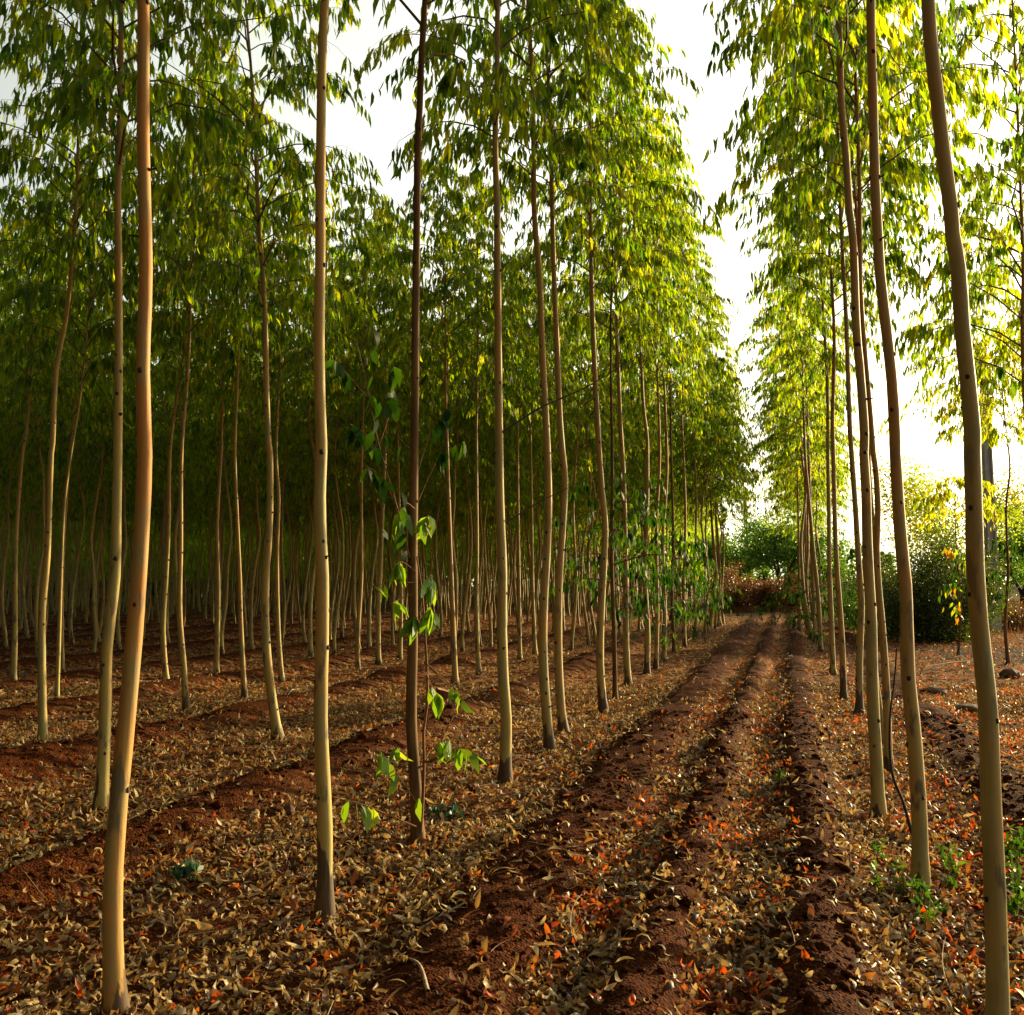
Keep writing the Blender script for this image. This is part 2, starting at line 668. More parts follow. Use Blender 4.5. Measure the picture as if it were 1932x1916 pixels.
dryv = np.maximum(dryv, np.clip((XX - line(YY) - 9) / 5, 0, 1) * np.clip((YY - 16) / 8, 0, 1))
for nm, arr in (('litter', (1 - bare_g) * np.clip((YY - 5) / 10, .15, 1)), ('dry', dryv),
                ('ash', np.clip(1.6 - np.hypot((XX - 11.0) / 1.7, (YY - 22.5) / 2.6), 0, 1) + np.clip(1.5 - np.hypot((XX - 11.2) / 1.6, (YY - 51.5) / 1.6), 0, .7))):
    a = ground.data.attributes.new(nm, 'FLOAT', 'POINT')
    a.data.foreach_set('value', arr.ravel().astype(np.float32))


# ------------------------------------------------------------------ fallen leaves and clods on the ground
def orange_patch(X, Y):
    s = X - line(Y)
    p = .045 + .24 * bump1(s, 1.55, .28) + .20 * bump1(s, 2.25, .35) + .22 * np.clip((s - 2.9) / .6, 0, 1)
    cl = vnoise(X * 2.6 + 9, Y * 2.2, 77)
    return p * (.35 + 2.2 * np.clip(cl - .35, 0, 1) * 2)


def litter(mb, n, y0, y1, rows, across, r, size=1.0):
    need = n
    Y = np.sqrt(r.uniform(y0 ** 2, y1 ** 2, need * 2))
    X = r.uniform(-1, 1, need * 2) * (.545 * Y + .25)
    dens = 1 - .93 * bareness(X, Y)
    dens *= .45 + .9 * np.clip(vnoise(X * 1.4, Y * 1.4, 41) + .6 * fbm(X * 5, Y * 5, 2, 43), 0, 1)
    keep = r.random(len(X)) < dens
    X, Y = X[keep][:need], Y[keep][:need]
    n = len(X)
    Z = gheight(X, Y)
    L = r.uniform(.045, .112, n) * size
    W = L * r.uniform(.20, .30, n)
    curl = r.normal(0, 1, n) * 1.5 + r.choice([0, 3.4, -3.0], n, p=[.42, .36, .22])
    cross = r.normal(0, .35, n)
    twist = r.normal(0, 1.0, n)
    t = np.linspace(0, 1, rows)
    wprof = np.interp(t, [0, .2, .45, .75, 1], [.10, .8, 1, .7, .04])
    ts = np.linspace(0, 1, 21)
    th = curl[:, None] * (ts - .5)
    px = np.cumsum(np.cos(th), 1) / 21
    pz = np.cumsum(np.sin(th), 1) / 21
    idx = np.round(t * 20).astype(int)
    px = (px[:, idx] - px[:, 10:11]) * L[:, None]
    pz = (pz[:, idx] - pz.min(1, keepdims=True)) * L[:, None]
    ang = twist[:, None] * (t - .5)
    aw = np.linspace(-1, 1, across)
    hw = .5 * W[:, None] * wprof
    y = hw[..., None] * aw * np.cos(ang)[..., None]
    z = pz[..., None] + hw[..., None] * aw * np.sin(ang)[..., None] + (cross[:, None] * hw)[..., None] * (aw ** 2 - .5)
    x = np.broadcast_to(px[..., None], y.shape)
    V = np.stack([x, y, z], -1).reshape(n, -1, 3)
    pit, rol, yaw = r.normal(0, .38, n), r.normal(0, .45, n), r.uniform(0, TAU, n)
    c, s_ = np.cos(rol)[:, None], np.sin(rol)[:, None]
    V = np.stack([V[..., 0], V[..., 1] * c - V[..., 2] * s_, V[..., 1] * s_ + V[..., 2] * c], -1)
    c, s_ = np.cos(pit)[:, None], np.sin(pit)[:, None]
    V = np.stack([V[..., 0] * c + V[..., 2] * s_, V[..., 1], -V[..., 0] * s_ + V[..., 2] * c], -1)
    c, s_ = np.cos(yaw)[:, None], np.sin(yaw)[:, None]
    V = np.stack([V[..., 0] * c - V[..., 1] * s_, V[..., 0] * s_ + V[..., 1] * c, V[..., 2]], -1)
    V[..., 2] += (Z + r.uniform(-.004, .022, n) - V[..., 2].min(1) * .85)[:, None]
    V[..., 0] += X[:, None]
    V[..., 1] += Y[:, None]
    q = np.array([[i * across + j, i * across + j + 1, (i + 1) * across + j + 1, (i + 1) * across + j] for i in range(rows - 1) for j in range(across - 1)])
    F = (np.arange(n)[:, None, None] * rows * across + q[None]).reshape(-1, 4)
    tone = np.where(r.random(n) < orange_patch(X, Y), r.uniform(.76, 1, n), np.clip(r.beta(1.9, 1.25, n) * .73, 0, .71))
    mb.add(V.reshape(-1, 3), F, 0, np.repeat(tone, len(q)))


r = np.random.default_rng(11)
mb = MB()
litter(mb, 19000, 2.6, 7.0, 5, 3, r)
litter(mb, 42000, 7.0, 16.0, 4, 2, r, 1.05)
litter(mb, 40000, 16.0, 42.0, 3, 2, r, 1.35)
o = mb.build('fallen_leaves', [M_LITTER])
tag(o, 'dry curled tan and orange leaves covering the red soil', 'fallen leaves', kind='stuff')

mb = MB()
n = 34000
Y = np.sqrt(r.uniform(2.6 ** 2, 12 ** 2, n))
X = r.uniform(-1, 1, n) * (.545 * Y + .2)
k = r.random(n) < (.10 + .9 * bareness(X, Y))
X, Y = X[k], Y[k]
sz = np.clip(r.lognormal(-5.1, .75, len(X)), .003, .045)
V = ICO1[0][None] * sz[:, None, None] * r.uniform(.75, 1.2, (len(X), 12, 1)) * np.stack([r.uniform(.8, 1.4, len(X)), r.uniform(.8, 1.4, len(X)), r.uniform(.5, .9, len(X))], -1)[:, None]
V = V + np.stack([X, Y, gheight(X, Y, True) + sz * .12], -1)[:, None]
F = (np.arange(len(X))[:, None, None] * 12 + ICO1[1][None]).reshape(-1, 3)
mb.add(V.reshape(-1, 3), F)
o = mb.build('soil_clods', [M_SOIL])
tag(o, 'small red crumbs of earth on the bare furrow ridges', 'soil clods', kind='stuff')

mb = MB()
for i in range(330):
    Yc = math.sqrt(r.uniform(2.7 ** 2, 15 ** 2))
    Xc = r.uniform(-1, 1) * (.54 * Yc)
    L = r.uniform(.12, .55)
    a = r.uniform(0, TAU)
    t = np.linspace(-.5, .5, 7)
    bend = r.normal(0, .25)
    x = Xc + L * (t * math.cos(a) - bend * t * t * math.sin(a))
    y = Yc + L * (t * math.sin(a) + bend * t * t * math.cos(a))
    z = gheight(x, y) + .012 + r.uniform(0, .03) + r.uniform(-.05, .10) * (t + .5)
    tube(mb, np.stack([x, y, z], -1), np.linspace(.0026, .0010, 7) * r.uniform(.7, 1.5), 4, int(r.random() < .35))
o = mb.build('fallen_twigs', [M_TWIG, M_DEADWOOD])
tag(o, 'thin dry twigs scattered over the leaf litter', 'twigs', kind='stuff')


# ------------------------------------------------------------------ eucalyptus trees
def add_knots(mb, P, rad, zmax, r, every=.2, big=1.0):
    zs = .25 + np.cumsum(r.uniform(.4, 1.6, 60) * every)
    for z in zs[zs < zmax]:
        i = int(np.argmin(np.abs(P[:, 2] - z)))
        a = r.uniform(0, TAU)
        d = np.array([math.cos(a), math.sin(a), 0])
        s = r.uniform(.007, .013) * big
        M = np.stack([d * .8 * s, np.cross([0, 0, 1.0], d) * s, np.array([0, 0, 1.25]) * s])
        mb.add(ICO1[0] @ M + P[i] + d * (rad[i] - s * .25), ICO1[1], 1)
        if r.random() < .18:
            e = d * r.uniform(.02, .05) + np.array([0, 0, r.uniform(0, .02)])
            tube(mb, np.stack([P[i] + d * rad[i] * .8, P[i] + d * rad[i] + e]), [.0045 * big, .003 * big], 5, 1)


def crown_mesh(mb, axis, z0, z1, nb, rad, r, leafL=(.10, .19), tw=9, lv=(12, 20), wfac=.19, up=1.0, tone_shift=0.0, lean=None):
    """ascending branches with drooping sprays of hanging leaves; axis(z) gives the stem"""
    ga = r.uniform(0, TAU)
    LB, LD, LL, LT = [], [], [], []
    for i in range(nb):
        f = (i + r.random()) / nb
        zb = z0 + (z1 - z0) * f
        ga += 2.399 + r.normal(0, .3)
        prof = (1 - f) ** .7 * (.75 + .5 * min(1, f * 5)) + .16
        L = rad * prof * r.uniform(.65, 1.25)
        d = np.array([math.cos(ga), math.sin(ga), 0])
        if lean is not None:
            d = unit(d + lean * r.uniform(.0, .5))
        t = np.linspace(0, 1, 6)
        rise = r.uniform(.75, 1.15) * up
        P = axis(zb)[None] + d * (L * t)[:, None]
        P[:, 2] += L * (rise * t - (rise * .62 + r.uniform(.0, .25)) * t ** 2.2)
        P[1:5, :2] += r.normal(0, .03 * L, (4, 2))
        tube(mb, P, np.linspace(.010, .0025, 6) * (.5 + .5 * L), 4, 1, cap=False)
        k = max(3, int(tw * (.5 + .5 * L / rad)))
        for j in range(k):
            tt = 1.0 if j == 0 else r.uniform(.22, 1)
            q = np.array([np.interp(tt, t, P[:, c]) for c in range(3)])
            a = ga + r.normal(0, .9)
            e = np.array([math.cos(a), math.sin(a), r.uniform(-.1, .5)])
            l2 = r.uniform(.22, .55) * (.6 + .4 * L)
            u = np.linspace(0, 1, 4)
            T = q + e * (l2 * u)[:, None]
            T[:, 2] -= l2 * .75 * u ** 2
            tube(mb, T, [.0028, .0022, .0016, .001], 3, 1, cap=False)
            m = r.integers(*lv)
            uu = r.uniform(.10, 1.05, m)
            B = np.stack([np.interp(uu, u, T[:, c]) for c in range(3)], -1) + r.normal(0, .015, (m, 3))
            D = r.normal(0, .17, (m, 3)) + np.array([0, 0, -1.0]) + e * .16
            LB.append(B)
            LD.append(D)
            LL.append(r.uniform(leafL[0], leafL[1], m))
            LT.append(np.clip(r.beta(2, 2, m) * .8 + r.normal(0, .20) + .05 * f + tone_shift, 0, 1))
    LL = np.concatenate(LL)
    leaves(mb, np.concatenate(LB), np.concatenate(LD), LL, LL * wfac * r.uniform(.8, 1.25, len(LL)), r, 0, np.concatenate(LT))


def stem_from(P, w, H, r, step=.12):
    """extend a traced stem up to height H and give it a taper"""
    P = [np.array(p, float) for p in P]
    top = P[-1]
    if top[2] < H - .5:
        d = P[-1] - P[-2]
        d = d / max(d[2], .2)
        zz = top[2]
        while zz < H:
            dz = min(1.1, H - zz)
            zz += dz
            d = d * .6 + np.array([0, 0, .4]) + np.array([r.normal(0, .035), r.normal(0, .035), 0])
            d = d / d[2]
            P.append(P[-1] + d * dz)
    S = smooth_path(P, step)
    base = P[0][2]
    zr = np.clip((S[:, 2] - base) / (H - base), 0, 1)
    rad = w * (1 - .16 * np.clip((S[:, 2] - base) / 2.5, 0, 1)) * (1 - .92 * zr ** 1.15) * (1 + .50 * np.exp(-np.clip(S[:, 2], 0, 9) / .07)) + .0015
    return S, rad


def axis_fn(S):
    z = S[:, 2]

    def f(zz):
        return np.array([np.interp(zz, z, S[:, 0]), np.interp(zz, z, S[:, 1]), zz])
    return f


def make_tree(px, wpx, label, group, H=None, z0=None, nb=46, rad=.92, orange=.25, foot=.12, sides=14, seed=0, low=None, tone=0.0,
              name='eucalyptus_tree', knots=.2, stem_mat=None, extra=None, leafL=(.10, .19), wfac=.19, tw=9):
    r = np.random.default_rng(1000 + seed)
    g = ground_at(*px[0])
    for _ in range(4):                                   # meet the real, furrowed ground
        gzv = gz(g[0], g[1])
        a, b, c = ray(*px[0])
        k = (CAM_H - gzv) / -c
        g = np.array([a * k, b * k, gzv])
    Yb = g[1]
    P = [g + np.array([0, 0, -.12])] + ([at(x, y, Yb) for x, y in px[1:]] if len(px) > 1 else [g + np.array([.02, 0, 1.2]), g + np.array([.0, .03, 2.6])])
    P = [p - g for p in P]
    yw = np.cumsum(r.normal(0, .012, len(P)))
    for p, q in zip(P[1:], yw[1:]):
        p[1] += q
    inner = group == GI
    H = H or (r.uniform(8.2, 9.6) if inner else r.uniform(10.2, 11.6))
    z0 = z0 or (r.uniform(4.2, 5.0) if inner else r.uniform(4.9, 5.6))
    if group == GL and Yb < 9:
        nb = 30
    w = wpx / 2 / 1932 * Yb
    S, rd = stem_from(P, w, H, r)
    root = empty(name, g)
    tag(root, label, 'tree', group)
    tb = MB()
    tube(tb, S, rd, sides, 0, wobble=.012, r=r)
    add_knots(tb, S, rd, z0 + 1.5, r, knots, big=max(.8, min(1.3, w / .035)))
    tr = tb.build('trunk', [stem_mat or M_BARK, M_KNOT], root)
    tr.color = (orange, foot, r.random(), 1)
    cb = MB()
    ax = axis_fn(S)
    crown_mesh(cb, ax, z0, H - .15, nb, rad, r, tone_shift=tone, leafL=leafL, wfac=wfac, tw=tw)
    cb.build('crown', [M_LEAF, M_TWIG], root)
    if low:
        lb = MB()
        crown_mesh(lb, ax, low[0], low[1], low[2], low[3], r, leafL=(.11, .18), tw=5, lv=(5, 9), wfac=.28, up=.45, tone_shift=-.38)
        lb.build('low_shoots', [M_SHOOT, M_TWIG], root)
    if extra:
        for pts, rad0 in extra:
            eb = MB()
            Q = smooth_path([at(x, y, Yb + dy) - g for x, y, dy in pts], .12)
            tube(eb, Q, np.linspace(rad0, rad0 * .35, len(Q)), 6, 0)
            eb.build('dead_branch', [M_DARKTWIG], root)
    return root, g, S


GL = 'eucalyptus trees in the row left of the path'
GR = 'eucalyptus trees in the row right of the path'
GI = 'eucalyptus trees in the inner rows'
TREES = []


def T(*a, **k):
    t = make_tree(*a, seed=len(TREES), **k)
    TREES.append(t)
    return t


# row left of the path, from the camera outwards
T([(222, 1916), (214, 1725), (218, 1558), (233, 1358), (247, 1200), (258, 1089), (264, 989), (269, 855), (267, 700), (270, 500), (263, 250), (266, 0)], 36,
  'thick orange-barked eucalyptus bowed near its foot, standing nearest at the lower left', GL, orange=.75, foot=.16, sides=20)
T([(613, 1735), (612, 1558), (605, 1358), (607, 1222), (609, 1089), (606, 1022), (604, 939), (608, 855), (607, 803), (603, 670), (605, 503), (604, 367), (606, 167), (612, 0)], 29,
  'pale cream eucalyptus with a dark bark sock at its foot, right of the orange trunk', GL, orange=.08, foot=.42, sides=20)
T4, G4, S4 = T([(790, 1592), (785, 1490), (776, 1358), (779, 1188), (779, 1055), (780, 955), (781, 855), (783, 753), (784, 586), (786, 453), (788, 300), (792, 200), (796, 100), (803, 0)], 22,
               'dark brown eucalyptus with leafy side shoots and a thin second stem at its base', GL, stem_mat=M_BROWNBARK, sides=18, knots=.28)
T([(952, 1475), (955, 1358), (950, 1289), (947, 1188), (948, 1089), (946, 1022), (943, 939), (942, 855), (941, 786), (940, 686), (939, 553), (938, 453), (938, 400), (934, 267), (937, 167), (939, 0)], 22,
  'grey-white straight eucalyptus with flaking bark and long bare dead branches on its right', GL, orange=.05, foot=.20, sides=18, z0=5.3,
  extra=[([(948, 816, 0), (1021, 769, .1), (1110, 729, .3), (1210, 666, .5)], .010), ([(950, 990, 0), (1010, 952, .1), (1070, 922, .2), (1102, 908, .3)], .007),
         ([(944, 512, 0), (968, 484, .1), (996, 452, .2)], .008)])
T([(1040, 1418), (1032, 1358), (1025, 1255), (1025, 1155), (1031, 1055), (1035, 955), (1033, 855), (1028, 753), (1023, 653), (1018, 519), (1012, 453), (1008, 400), (1007, 300), (1006, 200), (1002, 100), (996, 0)], 19,
  'curving cream eucalyptus with a brown foot, left one of a close pair', GL, orange=.22, foot=.30, sides=16)
T([(1065, 1385), (1055, 1289), (1053, 1188), (1055, 1089), (1062, 989), (1066, 905), (1061, 855), (1056, 786), (1052, 686), (1046, 553), (1043, 453), (1039, 300), (1035, 167), (1027, 0)], 17,
  'slim cream eucalyptus, right one of a close pair', GL, orange=.20, foot=.26, sides=16)
T([(1140, 1345), (1132, 1255), (1134, 1155), (1140, 1055), (1142, 989), (1136, 922), (1131, 855), (1127, 786), (1120, 653), (1115, 453), (1115, 333), (1113, 167), (1107, 0)], 16,
  'pale S-curved eucalyptus with a dark foot, just left of the thin dark stem', GL, orange=.15, foot=.30, sides=14)
T([(1161, 1322), (1158, 1188), (1154, 1055), (1155, 855), (1153, 753), (1152, 619), (1155, 500), (1158, 300), (1164, 150)], 9,
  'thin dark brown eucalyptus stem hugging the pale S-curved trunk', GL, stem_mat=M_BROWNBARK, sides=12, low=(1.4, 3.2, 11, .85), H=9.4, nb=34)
T([(1186, 1295), (1181, 1222), (1181, 1122), (1180, 1022), (1176, 888), (1174, 853), (1170, 786), (1165, 650), (1160, 450), (1155, 200)], 13,
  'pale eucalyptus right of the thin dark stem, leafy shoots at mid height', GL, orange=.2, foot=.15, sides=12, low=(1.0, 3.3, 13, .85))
T([(1220, 1272), (1222, 1188), (1217, 1089), (1221, 989), (1222, 855), (1221, 820), (1214, 753), (1209, 619), (1205, 519), (1200, 453), (1194, 367)], 11,
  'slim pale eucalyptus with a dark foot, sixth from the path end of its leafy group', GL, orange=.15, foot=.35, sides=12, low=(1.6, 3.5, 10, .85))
T([(1237, 1262), (1240, 1150), (1238, 1000), (1244, 853), (1238, 650), (1234, 450)], 8,
  'thin dark-footed eucalyptus squeezed between two pale leafy trunks', GL, orange=.45, foot=.3, sides=12, low=(.9, 3.0, 10, .8))
T([(1252, 1248), (1254, 1150), (1250, 1020), (1258, 880), (1252, 700), (1246, 520)], 9,
  'pale eucalyptus behind leafy shoots that hang to the ground, left path edge', GL, orange=.2, foot=.12, sides=12, low=(.5, 2.9, 14, .85))
T([(1272, 1232), (1268, 1120), (1270, 1000), (1266, 850), (1262, 650)], 7,
  'dark slender eucalyptus at the path edge with drooping shoots at its foot', GL, stem_mat=M_BROWNBARK, sides=10, low=(.5, 2.7, 13, .85))
T([(1292, 1222), (1290, 1100), (1293, 960), (1286, 780)], 7,
  'thin eucalyptus with broad-leaved shoots, beyond the dark slender one', GL, orange=.3, foot=.2, sides=10, low=(.6, 2.8, 12, .85))
T([(1313, 1205), (1310, 1080), (1314, 940), (1306, 800)], 6,
  'thin eucalyptus standing where the leafy left edge meets the far path', GL, orange=.3, foot=.2, sides=10, low=(.6, 2.4, 10, .8))

# row right of the path
T([(1878, 1985), (1876, 1916), (1872, 1692), (1868, 1525), (1862, 1358), (1856, 1280), (1846, 1174), (1833, 1068), (1827, 961), (1822, 855), (1822, 820), (1813, 719), (1801, 619), (1793, 519), (1787, 453), (1781, 400), (1770, 300), (1759, 200), (1749, 100), (1741, 0)], 39,
  'thick leaning grey-green eucalyptus at the right edge, its foot below the frame', GR, orange=.12, foot=.02, sides=20)
T([(1735, 1680), (1735, 1558), (1731, 1458), (1725, 1358), (1717, 1280), (1713, 1174), (1709, 1103), (1702, 997), (1694, 855), (1692, 820), (1684, 719), (1673, 619), (1663, 519), (1660, 453), (1654, 333), (1650, 167), (1647, 0)], 29,
  'tan eucalyptus rising from green weeds, a dark dead sapling leaning on it', GR, orange=.35, foot=.02, sides=18)
T([(1658, 1545), (1653, 1458), (1646, 1358), (1644, 1280), (1643, 1174), (1637, 1033), (1633, 926), (1630, 855), (1630, 820), (1623, 719), (1614, 619), (1610, 519), (1606, 453), (1600, 400), (1593, 300), (1585, 200), (1583, 100), (1579, 0)], 24,
  'smooth olive eucalyptus right of the path, left of the dead sapling', GR, orange=.15, foot=.04, sides=18)
T([(1676, 1452), (1676, 1358), (1674, 1280), (1667, 1174), (1660, 1103), (1656, 1033), (1658, 961), (1653, 890), (1650, 855), (1645, 786), (1636, 686), (1627, 553), (1625, 453), (1623, 300), (1614, 100), (1611, 0)], 15,
  'thin tan eucalyptus half hidden behind the smooth olive trunk', GR, orange=.5, foot=.05, sides=14)
T([(1668, 1402), (1660, 1340), (1650, 1270), (1648, 1180), (1650, 1050), (1640, 900), (1632, 700), (1622, 500)], 11,
  'slanting grey eucalyptus foot showing behind the smooth olive trunk', GR, orange=.2, foot=.05, sides=12)
T([(1621, 1347), (1622, 1245), (1625, 1139), (1620, 1068), (1613, 961), (1606, 855), (1603, 786), (1598, 619), (1588, 453), (1582, 300), (1578, 100)], 14,
  'pale eucalyptus with a brown foot, curved right at mid height beside the path', GR, orange=.2, foot=.3, sides=14)
T([(1592, 1323), (1590, 1210), (1579, 1068), (1575, 961), (1572, 855), (1570, 786), (1573, 653), (1569, 553), (1562, 453), (1558, 250)], 12,
  'reddish-footed eucalyptus leaning left, right of the path', GR, orange=.5, foot=.45, sides=14)
T([(1572, 1273), (1568, 1174), (1565, 1068), (1564, 961), (1562, 855), (1561, 719), (1551, 553), (1545, 453), (1540, 250)], 11,
  'spotted pale eucalyptus with many knots, right of the path', GR, orange=.15, foot=.1, sides=12, knots=.13)
T([(1549, 1231), (1545, 1139), (1535, 1033), (1525, 926), (1519, 855), (1514, 700), (1508, 500)], 9,
  'slender eucalyptus swept left as it rises, right of the path', GR, orange=.25, foot=.1, sides=12, low=(.4, 1.6, 7, .8))
T([(1538, 1213), (1533, 1068), (1526, 855), (1520, 650)], 8,
  'slender eucalyptus just behind the left-swept one', GR, orange=.25, foot=.1, sides=12)
T([(1523, 1198), (1521, 1060), (1517, 880), (1513, 700)], 6,
  'thin eucalyptus with low green shoots spilling over the path side', GR, orange=.4, foot=.1, sides=10, low=(.3, 2.2, 16, 1.3))
T([(1508, 1190), (1507, 1040), (1504, 880)], 6,
  'thin straight eucalyptus at the far right side of the path', GR, orange=.4, foot=.1, sides=10, low=(.3, 2.0, 14, 1.2))

# inner rows
T([(190, 1530), (197, 1358), (202, 1222), (217, 1089), (219, 989), (220, 855), (220, 700), (222, 503), (221, 367), (223, 267), (225, 0)], 24,
  'pale eucalyptus with an orange upper stem, close behind the thick orange trunk', GI, orange=.12, foot=.12, sides=16)
T([(529, 1397), (509, 1289), (501, 1188), (501, 1089), (507, 1022), (509, 939), (507, 855), (504, 836), (500, 736), (497, 603), (493, 503), (487, 433), (482, 333), (479, 233), (473, 133), (463, 0)], 18,
  'cream eucalyptus with a foot curving right, between orange and cream front trunks', GI, orange=.12, foot=.10, sides=16,
  extra=[([(484, 262, 0), (430, 205, -.1), (360, 150, -.2), (285, 100, -.3)], .011), ([(486, 420, 0), (530, 330, .1), (590, 262, .2)], .012)])
T([(82, 1402), (79, 1255), (79, 1155), (87, 1055), (93, 955), (96, 855), (99, 836), (107, 703), (125, 603), (136, 503), (145, 367), (150, 233)], 16,
  'leaning slim eucalyptus at the far left, bending right as it rises', GI, orange=.15, foot=.1, sides=14)
T([(107, 1325), (113, 1188), (115, 1089), (122, 955), (133, 855), (147, 768), (158, 670), (168, 540)], 8,
  'thin leaning eucalyptus right of the leaning slim one at the far left', GI, orange=.15, foot=.1, sides=12)
T([(120, 1272), (117, 1180), (119, 1050), (128, 900), (140, 760)], 7,
  'thin eucalyptus crossing behind the thin leaning one at far left', GI, orange=.15, foot=.1, sides=12)
T([(25, 1290), (27, 1188), (30, 1022), (42, 855), (50, 801), (58, 650)], 11,
  'pale eucalyptus against the left edge, its foot kicked right', GI, orange=.15, foot=.1, sides=12)
T([(353, 1342), (347, 1255), (339, 1155), (341, 1022), (343, 855), (355, 703), (360, 603), (361, 503), (364, 380)], 12,
  'tan eucalyptus with a brown foot, right of the thick orange trunk', GI, orange=.3, foot=.3, sides=12)
T([(315, 1289), (308, 1188), (313, 1089), (318, 989), (320, 855), (330, 768), (347, 670), (356, 540)], 11,
  'pale wavy eucalyptus left of the tan brown-footed one', GI, orange=.12, foot=.05, sides=12)
T([(408, 1272), (412, 1122), (410, 989), (417, 855), (418, 803), (422, 640)], 10,
  'straight pale eucalyptus in the gap left of the spotted thin trunk', GI, orange=.2, foot=.05, sides=12)
T([(463, 1319), (455, 1188), (452, 1089), (448, 989), (443, 855), (447, 732), (450, 598), (446, 450)], 10,
  'spotted thin eucalyptus with a reddish foot, left of the curved cream trunk', GI, orange=.35, foot=.2, sides=12, knots=.13)
T([(533, 1287), (525, 1188), (523, 1055), (526, 939), (521, 855), (527, 703), (533, 598), (536, 450)], 10,
  'slim eucalyptus just right of the cream trunk with the curved foot', GI, orange=.25, foot=.1, sides=12)
T([(675, 1265), (676, 1188), (682, 1089), (682, 989), (683, 855), (688, 650)], 9,
  'slim eucalyptus with a dark stripe, left of the dark leafy trunk', GI, orange=.3, foot=.1, sides=12)
T([(714, 1254), (714, 1155), (719, 1055), (723, 955), (727, 855), (730, 650)], 10,
  'grey-white eucalyptus behind the hanging leaves left of the dark trunk', GI, orange=.05, foot=.15, sides=12)
T([(755, 1244), (757, 1089), (753, 955), (750, 800), (748, 600)], 8,
  'pale eucalyptus close to the left of the dark leafy trunk', GI, orange=.1, foot=.1, sides=12)
T([(860, 1292), (855, 1188), (850, 1055), (847, 955), (844, 855), (841, 753), (839, 553), (832, 453), (830, 300)], 11,
  'tan curved eucalyptus behind the red stump', GI, orange=.35, foot=.05, sides=12)
T([(904, 1274), (899, 1155), (900, 1022), (899, 855), (899, 786), (902, 619), (900, 450)], 9,
  'grey eucalyptus between the tan curved one and the grey-white front trunk', GI, orange=.1, foot=.15, sides=12)
T([(981, 1245), (979, 1089), (977, 855), (980, 650)], 8,
  'thin eucalyptus right of the grey-white front trunk, its foot in lit leaves', GI, orange=.25, foot=.05, sides=12)
T([(1010, 1234), (1005, 1120), (1003, 960), (1000, 780)], 8,
  'thin eucalyptus showing left of the close pair of cream trunks', GI, orange=.25, foot=.05, sides=12)

# the rest of the plantation: a few tree builds, then copies
VAR = []
for v in range(7):
    r = np.random.default_rng(500 + v)
    H = [9.0, 9.5, 9.9, 8.4, 9.6, 8.0, 10.2][v]
    P = [np.array([0, 0, -.15])]
    x = y = 0.0
    ph = r.uniform(0, TAU)
    for z in np.arange(.4, 6, .7):
        P.append(np.array([.10 * math.sin(z * 1.5 + ph) * (1 - z / 9) - .1 * math.sin(ph) + r.normal(0, .02) + .03 * z * math.cos(ph),
                           .08 * math.cos(z * 1.3 + ph) - .08 * math.cos(ph) + r.normal(0, .02), z]))
    S, rd = stem_from(P, r.uniform(.036, .048), H, r, .2)
    tb = MB()
    tube(tb, S, rd, 9, 0, wobble=.012, r=r)
    add_knots(tb, S, rd, 5, r, .22, 1.0)
    cb = MB()
    crown_mesh(cb, axis_fn(S), [3.9, 4.3, 4.6, 3.5, 4.2, 3.7, 4.8][v], H - .1, 46, 1.02, r, lv=(9, 16), tone_shift=[-.12, .05, .16, -.04, .10, -.08, .0][v])
    root = empty('eucalyptus_tree', (0, 0, 0))
    a = tb.build('trunk', [M_BARK, M_KNOT], root)
    b = cb.build('crown', [M_LEAF, M_TWIG], root)
    VAR.append([root, a, b, False])

L_DEEP = 'slender pale eucalyptus deep in the shaded rows of the plantation'
L_FARR = 'slender eucalyptus near the far end of the row right of the path'
rr = np.random.default_rng(99)
spots = []
taken = [(g[0], g[1]) for _, g, _ in TREES]
for k in range(0, 44):
    Y = 19.5 + rr.uniform(0, 1.2)
    while Y < 104:
        Y += 1.2 * rr.uniform(.8, 1.2)
        s = -2.5 * k + rr.normal(0, .12)
        X = line(Y) + s
        if k == 0 and Y < 28:
            continue
        if X < -.56 * Y - .3 or rr.random() < .07 or (k == 0 and Y > 38) or (k == 1 and Y > 50):
            continue
        if Y < 40 and min(math.hypot(X - a, Y - b) for a, b in taken) < .9:
            continue
        spots.append((X, Y, L_DEEP, GI))
Y = 27.5
while Y < 46:
    Y += 1.5 * rr.uniform(.85, 1.15)
    spots.append((line(Y) + 3.2 + rr.normal(0, .1), Y, L_FARR, GR))
spots.sort(key=lambda p: p[1])
nfront = 245
far_spots = spots[nfront:]
for i, (X, Y, lab, grp) in enumerate(spots[:nfront]):
    v = VAR[int(rr.integers(len(VAR)))]
    root, a, b, used = v
    if used:
        root = root.copy()
        COL.objects.link(root)
        a = a.copy()
        COL.objects.link(a)
        a.parent = root
        b = b.copy()
        COL.objects.link(b)
        b.parent = root
    v[3] = True
    root.location = (X, Y, gz(X, Y))
    root.rotation_euler = (0, 0, rr.uniform(0, TAU))
    sc_ = rr.uniform(.90, 1.10)
    root.scale = (sc_ * 1.05, sc_ * 1.05, sc_)
    a.color = (rr.uniform(.0, .45), rr.uniform(0, .25), rr.random(), 1)
    tag(root, lab, 'tree', grp)

